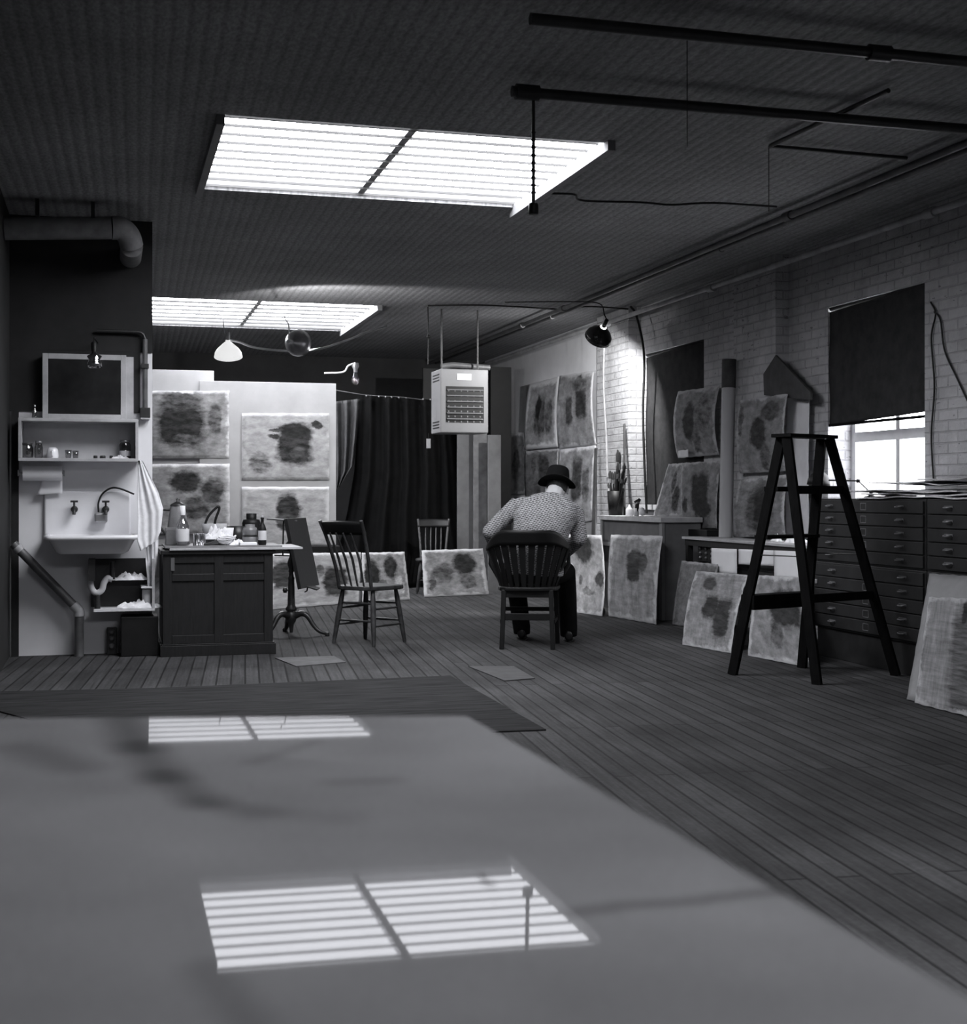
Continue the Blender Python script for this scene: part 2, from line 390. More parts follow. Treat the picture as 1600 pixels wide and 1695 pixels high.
# sink partition: white below, dark boarding above
struct(MB().box((XL, YP, 0), (.30, YP+.14, HC)), 'wall_partition', M['plaster'])
struct(MB().box((XL, YP-.012, 1.70), (.215, YP, 2.13)).box((XL, YP-.014, 2.13), (.30, YP, HC)), 'trim_1', M['leftwall'])
struct(MB().box((-.645, YP-.03, 0), (-.60, YP, 1.70)), 'trim_2', M['leftwall'])

def skylight(i, o, ns, kind):
    x0, y0, x1, y1 = o
    f = MB()
    f.box((x0-.03, y0, HC-.05), (x0+.012, y1, HC+.06)); 
    f.box((x1-.03, y0-.06, HC-.055), (x1+.015, y1+.08, HC+.02))
    f.box((x0, y0-.05, HC+.03), (x1, y0-.005, HC+.10)); f.box((x0, y1+.005, HC+.03), (x1, y1+.05, HC+.10))
    fr = build(f, 'window_%d' % i, M['greypaint']); tag(fr, kind='structure')
    sl = MB(); hh = .019 if kind == 2 else .016
    for k in range(ns):
        y = y0+.1+(y1-y0-.12)*k/(ns-1); t = .02 if k == 0 else .028 if kind == 2 else .010
        sl.box((x0, y, HC+.034-hh), (x1, y+t, HC+.032))
    p = tag(build(sl, 'window_slats_%d' % i, M['iron']), kind='structure')
    xm = (x0+x1)/2-.02
    tag(build(MB().box((xm-.022, y0-.05, HC+.034), (xm+.022, y1+.03, HC+.07)), 'window_bar_%d' % i, M['cream']), kind='structure')
    g = tag(build(MB().box((x0-.02, y0-.05, HC+.075), (x1+.02, y1+.05, HC+.08)), 'window_glass_%d' % i, M['pane']), kind='structure')
def portal(loc, rot, sx, sy):
    l = bpy.data.lights.new('skylight_portal', 'AREA'); l.shape = 'RECTANGLE'; l.size = sx; l.size_y = sy; l.cycles.is_portal = True
    o = bpy.data.objects.new('skylight_portal', l); o.location = loc; o.rotation_euler = rot; C.objects.link(o)
for i, o in enumerate(S):
    skylight(i+1, o, 8 if i == 2 else 10, i)
    portal(((o[0]+o[2])/2, (o[1]+o[3])/2, HC+.11), (0, 0, 0), o[2]-o[0], o[3]-o[1])

def sash_window(i, w, blind_z, name):
    a, b, z0, z1 = w; X = 5.50
    f = MB(); e = .06
    f.box((X, a, z0), (X+.06, a+e, z1)).box((X, b-e, z0), (X+.06, b, z1)).box((X, a+e, z0), (X+.06, b-e, z0+.07)).box((X, a+e, z1-.07), (X+.06, b-e, z1))
    zm = z0+.50
    f.box((X-.01, a+e, zm), (X+.05, b-e, zm+.075)); m = (a+b)/2
    f.box((X, m-.025, z0+.07), (X+.05, m+.025, z1-.07))
    tag(build(f, 'window_frame_%d' % i, M['whitepaint']), kind='structure')
    tag(build(MB().box((XW-.05, a-.03, z0-.05), (X, b+.03, z0)), 'window_sill_%d' % i, M['whitepaint']), kind='structure')
    tag(build(MB().box((X+.025, a+e, z0+.07), (X+.03, b-e, zm)), 'window_glass_low_%d' % i, M['frost']), kind='structure')
    tag(build(MB().box((X+.025, a+e, zm+.075), (X+.03, b-e, z1-.07)), 'window_glass_high_%d' % i, M['pane']), kind='structure')
    portal((X+.12, m, (z0+z1)/2), (0, R(-90), 0), z1-z0, b-a)
sash_window(4, W1, 0, ''); sash_window(5, W2, 0, '')
def blind(label, w, zb, z_top, X, ragged):
    a, b = w[0]-.0, w[1]+.02
    def fn(p, q):
        y = b+(a-b)*p; z = zb+.03*(1-p)*-1+(z_top-zb)*q
        rag = .012*math.sin(q*41)*math.sin(q*17+1) if ragged and p > .97 else 0
        return (X+.006*math.sin(q*9+p*4), y+rag, z)
    t = thing('window_blind', label, 'blind', (X, (a+b)/2, zb))
    build(MB().grid(fn, 16, 40, .003), 'cloth', M['blindcloth'], t, rel=True)
    build(MB().tube([(X+.02, a+.01, z_top), (X+.02, b-.01, z_top)], .022, 12), 'roller', M['blindcloth'], t, rel=True)
    build(MB().box((X-.006, a+.02, zb-.04), (X+.008, b-.01, zb-.02)), 'bottom_bar', M['blackcloth'], t, rel=True)
blind('black roller blind pulled two thirds down over the bright window above the file cabinets', W1, 1.68, 2.545, 5.312, True)
blind('black roller blind pulled fully down between the two brick piers', W2, 1.02, 2.555, 5.315, False)

# ------------------------------------------------------------------ pipes and cables
def pipe(name, label, pts, r, mat, couplings=(), cat='pipe', seg=12, group=None):
    t = thing(name, label, cat, tuple(pts[0]), 0, group)
    build(MB().tube(pts, r, seg), 'pipe_run', M[mat], t, rel=True)
    for p, q in couplings: build(MB().tube([p, q], r*1.45, seg), 'coupling', M[mat], t, rel=True)
    return t
def V3(*a): return Vector(a)
t = pipe('ceiling_pipe', 'dark pipe crossing the ceiling just before the near skylight', [V3(1.80, 6.0, 2.99), V3(5.28, 6.0, 2.99)], .026, 'iron',
     [(V3(1.82, 6.0, 2.99), V3(1.93, 6.0, 2.99)), (V3(4.3, 6, 2.99), V3(4.4, 6, 2.99))])
pipe('ceiling_pipe', 'dark pipe crossing the ceiling nearest to the viewer', [V3(1.6, 5.08, 2.995), V3(5.28, 5.08, 2.995)], .024, 'iron', [(V3(3.1, 5.08, 2.995), V3(3.2, 5.08, 2.995))])
pipe('ceiling_pipe', 'left pipe of the pair running deep along the ceiling near the right wall', [V3(4.42, 4.3, 3.0), V3(4.42, 18.8, 3.0)], .022, 'greymetal', [(V3(4.42, y, 3.0), V3(4.42, y+.09, 3.0)) for y in (8.2, 12.9, 14.3)])
pipe('ceiling_pipe', 'right pipe of the pair running deep along the ceiling near the right wall', [V3(4.53, 4.3, 3.005), V3(4.53, 18.8, 3.005)], .018, 'greymetal', [(V3(4.53, y, 3.005), V3(4.53, y+.08, 3.005)) for y in (9.5, 13.6)])
pipe('wall_pipe', 'pale pipe running along the top of the right brick wall over both piers', [V3(5.12, 4.0, 2.94), V3(5.12, 18.8, 2.96)], .024, 'palepipe', [(V3(5.12, y, 2.942), V3(5.12, y+.1, 2.943)) for y in (7.6, 10.9, 13.5)])
a = on_z(1273, 242, 3.03); b = on_z(1470, 150, 3.03); d = on_z(1500, 262, 3.03)
pipe('ceiling_conduit', 'thin bent conduit on the dark ceiling right of the near skylight', [b, a+(b-a)*.03, a, d], .012, 'iron')
a = on_z(905, 330, 3.045)
pipe('ceiling_cable', 'dark sagging cable clipped to the ceiling between the near skylight and the right pipes', smooth_pts([on_z(u, v, 3.04) for u, v in ((912, 320), (950, 322), (965, 332), (1060, 335), (1110, 339), (1180, 336), (1285, 342))]), .007, 'wire', cat='cable')
pipe('ceiling_cable', 'dark cable running level across the ceiling above the wall heater to the right pier', smooth_pts([on_z(u, v, 3.035) for u, v in ((708, 506), (790, 505), (860, 508), (930, 512), (960, 508), (990, 508), (1045, 512))]), .008, 'wire', cat='cable')
pipe('hanging_string', 'thin string hanging from the dark ceiling right of the skylight, the nearer one', [at_d(1137, 55, 5.75), at_d(1137, 243, 5.75)], .0022, 'wire', cat='string')
pipe('hanging_string', 'thin string hanging from the bent ceiling conduit at the right', [at_d(1272, 243, 7.5), at_d(1272, 350, 7.5)], .0022, 'wire', cat='string')
# rod with socket in front of the near skylight
q = at_d(883, 352, 0.0+6.28); q.y = 6.0; q.x = 1.905
t = thing('hanging_rod', 'black rod with a lamp socket hanging before the near skylight', 'rod', (q.x, q.y, 2.42))
m = MB().tube([(q.x, 6.0, 2.97), (q.x, 6.0, 2.47)], .0085, 10)
for k in range(9): m.lathe([(.0085, 0), (.0125, .006), (.0085, .012)], (q.x, 6.0, 2.52+k*.035))
build(m, 'rod', M['iron'], t, rel=True)
build(MB().lathe([(.010, .055), (.021, .05), (.024, .04), (.024, .006), (.021, 0), (.012, 0)], (q.x, 6.0, 2.425)), 'socket', M['black'], t, rel=True)
# pull wire by the heater
m = MB(); p0 = on_z(708, 508, 3.03); dd = (p0.x*sA+p0.y*cA)
t = thing('hanging_wire', 'knotted black wire hanging from the ceiling left of the box heater', 'wire', tuple(at_d(709, 600, dd)))
build(MB().tube([at_d(708, 508, dd), at_d(709, 560, dd), at_d(708, 603, dd)], .006), 'strand', M['wire'], t, rel=True)
build(MB().lathe([(.0, 0), (.02, .015), (.02, .03), (.0, .045)], at_d(709, 561, dd)), 'knot', M['wire'], t, rel=True)
# stove duct on the left
t = thing('stove_duct', 'dusty fat duct under the ceiling in the dark upper left corner', 'duct', (-.6, 9.35, 2.86))
build(MB().tube([(-.655, 9.35, 2.86), (.02, 9.35, 2.90)], .075, 24), 'duct_run', M['duct'], t, rel=True)
build(MB().tube(smooth_pts([(.02, 9.35, 2.90), (.08, 9.36, 2.90), (.13, 9.40, 2.86), (.15, 9.44, 2.80)], 5), .078, 24), 'elbow', M['duct'], t, rel=True)
build(MB().tube([(.15, 9.44, 2.80), (.15, 9.885, 2.80)], .075, 24), 'wall_spigot', M['duct'], t, rel=True)
for x_ in (-.45, -.1): build(MB().box((x_-.012, 9.30, 2.95), (x_+.012, 9.40, HC-.001)), 'strap', M['iron'], t, rel=True)
# right wall hanging cable beside window
pts = smooth_pts([on_x(u, v, 5.285) for u, v in ((1540, 500), (1548, 520), (1541, 560), (1546, 640), (1541, 720), (1545, 800))])
pipe('wall_cable', 'thin dark cable hanging down the brick wall right of the bright window', pts, .006, 'wire', cat='cable')
pts = smooth_pts([on_x(u, v, 5.285) for u, v in ((1546, 516), (1556, 530), (1563, 580), (1583, 625), (1604, 670))])
pipe('wall_cable', 'loose dark cable sloping off to the right edge beside the bright window', pts, .006, 'wire', cat='cable')
pts = smooth_pts([on_x(u, v, 5.15) for u, v in ((1044, 508), (1052, 520), (1062, 560), (1066, 600), (1064, 680), (1066, 760), (1070, 850))])
pipe('wall_cable', 'dark cable hanging down the near corner of the lamp lit brick pier', pts, .012, 'wire', cat='cable')
pts = [on_x(u, v, 5.15) for u, v in ((1000, 560), (999, 640), (1003, 720), (1005, 790))]
pipe('wall_conduit', 'pale thin conduit running down the left edge of the lamp lit pier', smooth_pts(pts), .011, 'palepipe')

# ------------------------------------------------------------------ lamps
def reflector(label, pos, axis, rad, mat, bulb, cord, power=0, size=70, cordmat='whitecord', group=None, blend=.5, depth=1.0, glow=.135):
    pos = Vector(pos); ax = Vector(axis).normalized()
    t = thing('reflector_lamp', label, 'lamp', tuple(pos), 0, group)
    prof = [(.018, 0), (.022, .02*depth), (.05, .045*depth), (.75*rad, .09*depth), (.93*rad, .125*depth), (rad, .165*depth)]
    inn = [(r-.003, h-.001) for r, h in reversed(prof)]
    build(MB().lathe(prof+inn[:-1]+[(.012, .004)], pos, ax, 28), 'lamp_shade', mat, t, rel=True)
    build(MB().lathe([(.014, -.07), (.019, -.065), (.019, -.01), (.017, .006)], pos, ax), 'socket', M['black'] if cordmat == 'wire' else M['cream'], t, rel=True)
    bl = build(MB().lathe([(r_, h_*(glow-.024)/.123) for r_, h_ in ((.012, .004), (.014, .03), (.03, .06), (.033, .085), (.026, .108), (.012, .12), (.0005, .123))], pos, ax), 'bulb', bulb, t, rel=True)
    if cord: build(MB().tube(smooth_pts([pos-ax*.065]+[Vector(p) for p in cord], 6), .0055, 8), 'cord', M[cordmat], t, rel=True)
    if power:
        l = bpy.data.lights.new('lamp_light', 'POINT'); l.energy = power; l.shadow_soft_size = .02
        o = bpy.data.objects.new('lamp_light', l); o.location = pos+ax*glow; C.objects.link(o)
    return t
M['shade_white'] = G('white_enamel_shade', .75, .3, .5, var=.04, bump=0)
M['shade_lit'] = emit('lit_opal_shade', .55)
M['shade_dark'] = G('dark_enamel_shade', .012, .25, .5, bump=0)
p = at_d(377, 562, 12.2)
reflector('white shaded reflector lamp hanging lit below the far skylight, left of the pair', p, (.06, .42, -.9), .128, M['shade_lit'], M['bulb_lit'],
          [at_d(372, 552, 12.2), at_d(370, 540, 12.3), at_d(369, 528, 12.9)], 19, 150, glow=.150)
p = at_d(482, 566, 12.2)
reflector('bare metal reflector lamp turned away toward the far wall, right of the hanging pair', p, (.5, .85, .05), .125, M['tin'], M['bulb_lit'],
          [at_d(478, 540, 12.3), at_d(473, 530, 12.6), at_d(470, 522, 12.9)], 48, glow=.092)
pts = smooth_pts([at_d(u, v, 12.35) for u, v in ((379, 563), (395, 566), (420, 575), (460, 580), (495, 581), (530, 577), (560, 568), (590, 557), (600, 552), (640, 540))])
pipe('lamp_cord', 'white cord looping between the two hanging lamps and up to the right', pts, .010, 'whitecord', cat='cord')
p = on_x(1000, 538, 4.56)
reflector('black bell shaped lamp under the ceiling lighting the white wall beside the right pier', p, (-.1, .75, -.65), .135, M['shade_dark'], M['bulb_lit'],
          [p+V3(0, 0, .10), p+V3(-.06, -.02, .20), p+V3(-.3, .1, .225), p+V3(-.9, .3, .225)], 200, 100, 'wire', glow=.078, depth=1.05)
# small chrome lamp by the sink shelf
p = on_y(156, 583, 9.55)
reflector('small chrome lamp on an arm in front of the framed mirror over the sink shelf', p, (.02, -.1, -1), .05, M['chrome'], M['glass'],
          [p+V3(0, .03, .09), p+V3(0, .12, .11), p+V3(.02, .33, .10)], 0, cordmat='wire', depth=.62)
# bare bulb
q = at_d(588, 606, 13.0)
t = thing('hanging_bulb', 'bare clear bulb hanging on a short cord before the dark far wall', 'bulb', tuple(q))
build(MB().lathe([(.03, .03), (.036, .0), (.02, -.03), (.018, -.06)], q), 'socket', M['tin'], t, rel=True)
build(MB().lathe([(.014, -.05), (.02, -.09), (.036, -.125), (.034, -.155), (.015, -.178), (.0005, -.18)], q), 'bulb', M['glass'], t, rel=True)
build(MB().tube(smooth_pts([q+V3(0, 0, .03), q+V3(-.07, 0, 0), q+V3(-.12, 0, -.06), q+V3(-.3, 0, -.075)], 6), .009, 8), 'cord', M['whitecord'], t, rel=True)
# ------------------------------------------------------------------ foreground table
HT = CH-.2425
poly = [(.385, 1.453), (.43, -.45), (-.62, -.45), (-.62, 1.645)]
t = thing('glossy_table', 'large low glossy grey tabletop in the foreground mirroring both skylights', 'table', (0, .5, HT))
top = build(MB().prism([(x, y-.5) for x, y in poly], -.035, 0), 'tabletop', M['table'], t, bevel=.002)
for x, y in ((.30, 1.25), (-.54, 1.35), (.33, -.3), (-.54, -.3)):
    build(MB().box((x-.03, y-.53, -HT), (x+.03, y-.47, -.035)), 'leg', M['iron'], t)
t.rotation_euler = (0, R(.5), 0)
for k in range(4): pass
p = on_z(795, 1443, HT); q1 = on_z(803, 1455, HT); q2 = on_z(818, 1459, HT)
dz = V3(0, 0, -.0005)
one(MB().tube(smooth_pts([p+dz, q1+dz, q2+dz], 5), .0006, 6), 'bent_hair', M['wire'], 'tiny black bent fibre lying on the glossy tabletop in the skylight reflection', 'fibre')
# floor patches
def patch(name, label, pts, mat, cat='board'):
    a, b, c_, d = [on_z(u, v, .0) for u, v in pts]
    one(MB().prism([(p.x, p.y) for p in (a, b, c_, d)], .0005, .006), name, mat, label, cat)
M['patchmat'] = G('worn_floor_board', .030, .95, .03, var=.4, scale=3, stretch=(1, 8, 1)); M['patchpale'] = G('pale_floor_scrap', .085, .75, var=.25)
M['patchmid'] = G('scuffed_floor_scrap', .06, .75, var=.25)
a = on_z(248, 1141, 0); b = on_z(745, 1120, 0)
one(MB().prism([(XL+.02, 7.55), (.1, 6.2), (2.0, 6.1), (b.x, b.y), (a.x, a.y), (XL+.02, a.y+.1)], .0005, .007), 'floor_panel', M['patchmat'], 'scuffed plywood sheet laid flat on the floor just beyond the glossy tabletop', 'floor panel')
patch('floor_scrap', 'pale thin board scrap lying on the floor right of the desk base', [(490, 1104), (572, 1097), (552, 1087), (455, 1090)], M['patchpale'])
patch('floor_scrap', 'thin worn board scrap lying on the floor in front of the seated man', [(835, 1128), (885, 1124), (850, 1104), (775, 1104)], M['patchmid'])

# ------------------------------------------------------------------ sink corner
Y = YP
def py(u, v, y=None): return on_y(u, v, Y if y is None else y)
def rect(m, u0, v0, u1, v1, y0, y1):
    """box whose front face (at y0) spans the seen rectangle"""
    a = on_y(u0, v1, y0); b = on_y(u1, v0, y0); m.box((a.x, y0, a.z), (b.x, y1, b.z)); return m
# shelf box
t = thing('wall_shelf', 'white open fronted wooden wall shelf above the sink', 'shelf', tuple(py(130, 765)))
yf = Y-.25
a = on_y(30, 763, yf); b = on_y(229, 694, yf)
for nm, m in (('top_board', MB().box((a.x, yf, b.z-.022), (b.x, Y, b.z))), ('bottom_board', MB().box((a.x, yf, a.z), (b.x, Y-.001, a.z+.022))),
              ('side_board', MB().box((a.x, yf, a.z+.022), (a.x+.02, Y-.001, b.z-.022))), ('side_board', MB().box((b.x-.02, yf, a.z+.022), (b.x, Y-.001, b.z-.022))),
              ('back_board', MB().box((a.x+.02, Y-.02, a.z+.022), (b.x-.02, Y-.003, b.z-.022)))):
    build(m, nm, M['palepaint'] if nm != 'back_board' else M['whitepaint'], t, rel=True, bevel=.002)
zs = a.z+.022; ztop = b.z; sx0, sx1 = a.x, b.x
def lathe_thing(name, label, cat, base, prof, mat, parts=(), group=None, seg=18):
    t = thing(name, label, cat, tuple(base), 0, group)
    build(MB().lathe(prof, (0, 0, 0), seg=seg), 'body', mat, t)
    for nm, pf, mt in parts: build(MB().lathe(pf, (0, 0, 0), seg=seg), nm, mt, t)
    return t
ym = Y-.10
def shx(u, y=None): return on_y(u, 750, ym if y is None else y).x
JB = [(.0, 0), (.028, 0), (.034, .01), (.036, .06), (.028, .08), (.026, .09)]
lathe_thing('glass_jar', 'round dark lidded jar at the left end inside the wall shelf', 'jar', (shx(44), ym, zs), [(.0, 0), (.038, 0), (.045, .02), (.045, .07), (.036, .09)], M['dimglass'], [('lid', [(.038, .09), (.04, .092), (.04, .105), (.0, .108)], M['iron'])])
lathe_thing('glass_jar', 'slim dusty jar second from the left inside the wall shelf', 'jar', (shx(64), ym, zs), [(r*.8, h*1.2) for r, h in JB], M['dimglass'], [('lid', [(.021, .105), (.023, .107), (.023, .122), (.0, .124)], M['tin'])])
t = thing('mug', 'white upturned mug in the middle left of the wall shelf', 'mug', (shx(87), ym, zs))
build(MB().lathe([(.038, 0), (.04, .02), (.036, .06), (.026, .075), (.0, .078)]), 'cup_body', M['porcelain'], t)
build(MB().tube(smooth_pts([(.0, -.037, .015), (.0, -.06, .02), (.0, -.06, .045), (.0, -.034, .055)], 5), .005, 8), 'handle', M['porcelain'], t)
lathe_thing('drinking_glass', 'small clear tumbler at the middle of the wall shelf', 'glass', (shx(113), ym, zs), [(.0, 0), (.018, 0), (.024, .06), (.022, .06), (.017, .004), (.0, .004)], M['glass'])
lathe_thing('drinking_glass', 'small clear tumbler just right of the middle of the wall shelf', 'glass', (shx(125), ym, zs), [(.0, 0), (.017, 0), (.021, .055), (.019, .055), (.015, .004), (.0, .004)], M['glass'])
lathe_thing('glass_jar', 'tall labelled glass jar at the right end inside the wall shelf', 'jar', (shx(207), ym, zs), [(.0, 0), (.036, 0), (.038, .01), (.038, .10), (.03, .115)], M['dimglass'],
            [('lid', [(.032, .115), (.034, .117), (.034, .132), (.0, .134)], M['tin']), ('paper_label', [(.0388, .02), (.0392, .022), (.0392, .055), (.0388, .057)], M['label'])])
for k, (u, r, lab) in enumerate(((158, .014, 'small dark pot lid lying on the wall shelf, left of the rag'), (170, .02, 'small squat dark tin on the wall shelf beside the rag'), (184, .012, 'tiny dark cap on the wall shelf nearest the rag'))):
    lathe_thing('small_tin', lab, 'tin', (shx(u), Y-.13, zs), [(.0, 0), (r, 0), (r, .018), (r*.85, .022), (0, .022)], M['iron'])
def crumple(name, label, cat, cx, cy, z, sx, sy, h, mat, seed=1, group=None, n=22):
    rnd = random.Random(seed); ph = [rnd.uniform(0, 6) for _ in range(8)]
    def fn(p, q):
        a, b = p*2-1, q*2-1; e = max(0, 1-a*a)*max(0, 1-b*b)
        w = 1+.14*math.sin(ph[0]+5*b)+.1*math.sin(ph[1]+9*b)
        zz = h*e**.6*(.6+.3*math.sin(ph[2]+7*a+3*b)+.25*math.sin(ph[3]+11*b-4*a)+.15*math.sin(ph[4]+17*a+9*b))
        return (cx+a*sx*w, cy+b*sy*(1+.12*math.sin(ph[5]+6*a)), z+.004+max(0, zz))
    return one(MB().grid(fn, n, n, .003), name, mat, label, cat, group)
crumple('rag', 'small crumpled white rag on the right part of the wall shelf', 'rag', shx(199), Y-.14, zs, .05, .03, .02, M['towel'], 3)
# mirror
yb = Y-.10
a = on_y(70, 688, yb); b = on_y(209, 588, yb)
t = thing('framed_mirror', 'white framed mirror cabinet with dark glass standing on the wall shelf', 'mirror', ((a.x+b.x)/2, yb, ztop))
fw = .038
z0 = ztop; zt = b.z
build(MB().box((a.x, yb, z0), (a.x+fw, yb+.02, zt)).box((b.x-fw, yb, z0), (b.x, yb+.02, zt)).box((a.x+fw, yb, z0), (b.x-fw, yb+.02, z0+fw)).box((a.x+fw, yb, zt-fw), (b.x-fw, yb+.02, zt)), 'frame', M['palepaint'], t, rel=True, bevel=.003)
M['mirror'] = G('dark_aged_mirror', .02, .12, .5, bump=0)
build(MB().box((a.x+fw, yb+.006, z0+fw), (b.x-fw, yb+.012, zt-fw)), 'mirror_glass', M['mirror'], t, rel=True)
build(MB().box((a.x+.003, yb+.02, z0), (b.x+.05, Y-.016, zt-.01)), 'cabinet_box', M['palepaint'], t, rel=True)
lathe_thing('glass_bottle', 'small clear bottle standing on top of the wall shelf, left of the mirror', 'bottle', (on_y(57, 680, ym).x, ym, ztop), [(.0, 0), (.015, 0), (.017, .01), (.017, .05), (.008, .07), (.008, .088)], M['glass'], [('stopper', [(.010, .085), (.010, .1), (0, .101)], M['steel'])])
# column pipe
x = on_y(240, 600, Y-.05).x
t = thing('standpipe', 'vertical pipe with dark brackets on the light wall strip left of the white boards', 'pipe', (x, Y-.05, 1.66))
build(MB().tube([(x, Y-.05, 1.68), (x, Y-.05, 2.22)], .018, 14), 'pipe_run', M['greymetal'], t, rel=True)
build(MB().cbox((x, Y-.04, 1.70), (.07, .08, .07)), 'bracket', M['iron'], t, rel=True, bevel=.004)
build(MB().cbox((x, Y-.04, 1.665), (.06, .07, .025)), 'bracket', M['palepipe'], t, rel=True)
build(MB().cbox((x, Y-.04, 2.03), (.05, .08, .03)), 'bracket', M['iron'], t, rel=True)
build(MB().tube(smooth_pts([(x, Y-.05, 2.22), (x-.02, Y-.05, 2.26), (x-.08, Y-.05, 2.27), (x-.33, Y-.05, 2.27)], 5), .012, 12), 'branch', M['iron'], t, rel=True)
# paper roll
ya = Y-.11
a = on_y(33, 783, ya); b = on_y(103, 783, ya)
t = thing('paper_towel_roll', 'white paper towel roll on the wall under the left end of the shelf', 'paper roll', (a.x, ya, a.z))
build(MB().tube([(a.x+.02, ya, a.z), (b.x, ya, a.z)], .052, 28), 'roll', M['paper'], t, rel=True)
def fn(p, q): return (a.x+.16+(b.x-a.x-.16)*p-.05*q*(1-p), ya+.050-.01*q, a.z-.0-.15*q+.01*q*p)
build(MB().grid(lambda p, q: fn(p, 1-q), 8, 10, .0015), 'hanging_sheet', M['paper'], t, rel=True)
build(MB().tube([(a.x-.012, ya, a.z), (b.x+.012, ya, a.z)], .008).box((a.x-.014, ya-.02, a.z-.02), (a.x-.006, Y-.002, a.z+.02)).box((b.x+.006, ya-.02, a.z-.02), (b.x+.014, Y-.002, a.z+.02)), 'holder', M['tin'], t, rel=True)
# sink
t = thing('wall_sink', 'white porcelain wall sink with high splashback and two dark taps', 'sink', tuple(py(145, 917)))
a = on_y(73, 890, Y-.03); b = on_y(216, 813, Y-.03)
m = MB(); m.box((a.x, Y-.035, a.z), (b.x, Y-.001, b.z)); build(m, 'splashback', M['porcelain'], t, rel=True, bevel=.014, seg=4)
yr = Y-.44; ra = on_y(72, 893, yr); rb = on_y(228, 886, yr)
# basin: a hollow tray with rolled rim
def ringpts(x0, x1, y0, y1, z, r, n=5):
    out = []
    for cx_, cy_, a0 in ((x1-r, y1-r, 0), (x0+r, y1-r, 90), (x0+r, y0+r, 180), (x1-r, y0+r, 270)):
        for k in range(n+1): an = R(a0+90*k/n); out.append(Vector((cx_+r*math.cos(an), cy_+r*math.sin(an), z)))
    return out
def loft(rings, cap0=True, cap1=True):
    m = MB(); n = len(rings[0]); vs = [p for r_ in rings for p in r_]
    fs = [(i*n+k, i*n+(k+1) % n, (i+1)*n+(k+1) % n, (i+1)*n+k) for i in range(len(rings)-1) for k in range(n)]
    m.add(vs, fs, True)
    if cap0: m.add(rings[0], [tuple(reversed(range(n)))])
    if cap1: m.add(rings[-1], [tuple(range(n))])
    return m
zr = rb.z; x0, x1 = ra.x, rb.x; zb = on_y(150, 917, Y-.38).z
rings = [ringpts(x0+.10, x1-.09, yr+.07, Y-.03, zb, .04), ringpts(x0+.075, x1-.06, yr+.05, Y-.03, zb+.015, .045), ringpts(x0+.03, x1-.02, yr+.02, Y-.02, zr-.035, .05),
         ringpts(x0, x1, yr, Y-.01, zr-.028, .05), ringpts(x0, x1, yr, Y-.01, zr, .05), ringpts(x0+.025, x1-.025, yr+.025, Y-.035, zr, .04), ringpts(x0+.05, x1-.05, yr+.05, Y-.05, zr-.05, .04), ringpts(x0+.10, x1-.10, yr+.1, Y-.06, zb+.02, .04)]
build(loft(rings), 'basin', M['porcelain'], t, rel=True)
for u, hs in ((123, 0), (175, 1)):
    c0 = on_y(u, 843, Y-.05)
    f = build(MB().lathe([(.022, 0), (.024, .008), (.014, .014), (.014, .04), (.018, .05), (.018, .085), (.01, .09)], (c0.x, Y-.034, c0.z), (0, -1, 0)).tube(smooth_pts([(c0.x, Y-.10, c0.z), (c0.x, Y-.13, c0.z-.01), (c0.x, Y-.14, c0.z-.035)], 4), .012, 10), 'tap', M['iron'], t, rel=True)
    build(MB().tube([(c0.x, Y-.095, c0.z+.01), (c0.x, Y-.095, c0.z+.055)], .007).tube([(c0.x-.025, Y-.095, c0.z+.055), (c0.x+.025, Y-.095, c0.z+.055)], .007, 8).tube([(c0.x, Y-.12, c0.z+.055), (c0.x, Y-.07, c0.z+.055)], .007, 8), 'tap_handle', M['iron'], f, rel=True)
m = build(MB().cbox(tuple(on_y(167, 857, Y-.08)), (.088, .07, .065)), 'soap_tray', M['tin'], t, rel=True, bevel=.01)
yh = Y-.07
build(MB().tube(smooth_pts([on_y(u, v, yh) for u, v in ((163, 848), (163, 832), (170, 817), (184, 808), (199, 809), (222, 818))], 8), .0065, 10), 'hose', M['wire'], t, rel=True)
# waste pipes under the sink
def tp(u, v, y): return on_y(u, v, y)
t = thing('drain_trap', 'pale curved drain trap under the sink', 'pipe', tuple(tp(160, 990, Y-.2)))
yy = Y-.2
build(MB().tube(smooth_pts([tp(u, v, yy) for u, v in ((150, 950), (150, 968), (155, 979), (162, 981), (169, 976), (172, 965), (178, 957), (186, 959))], 6), .021, 14), 'trap_bend', M['whitepaint'], t, rel=True)
build(MB().tube([tp(186, 959, yy), tp(186, 930, yy)], .017, 14), 'tailpiece', M['iron'], t, rel=True)
build(MB().tube([tp(161, 985, yy), tp(161, 1012, yy)], .021).box((tp(147, 925, Y).x, Y-.30, tp(0, 960, Y).z), (tp(158, 925, Y).x, Y-.01, tp(0, 925, Y).z)), 'cleanout', M['iron'], t, rel=True)
t = thing('crate_shelf', 'white edged open crate shelf with dark inside hung under the sink', 'crate', tuple(tp(205, 1015, Y-.28)))
yc = Y-.27; a = on_y(155, 1013, yc); b = on_y(256, 925, yc)
build(MB().box((a.x, yc, a.z), (b.x, Y-.002, a.z+.016)), 'bottom_board', M['whitepaint'], t, rel=True)
build(MB().box((b.x-.018, yc, a.z+.016), (b.x, Y-.002, b.z)), 'side_board', M['palepaint'], t, rel=True)
e = on_y(234, 974, yc); build(MB().box((e.x, yc, e.z), (b.x-.018, Y-.05, e.z+.012)), 'ledge', M['whitepaint'], t, rel=True)
e2 = on_y(147, 925, Y-.02); build(MB().box((a.x-.02, Y-.03, a.z+.016), (b.x-.02, Y-.012, e2.z)), 'back_board', M['iron'], t, rel=True)
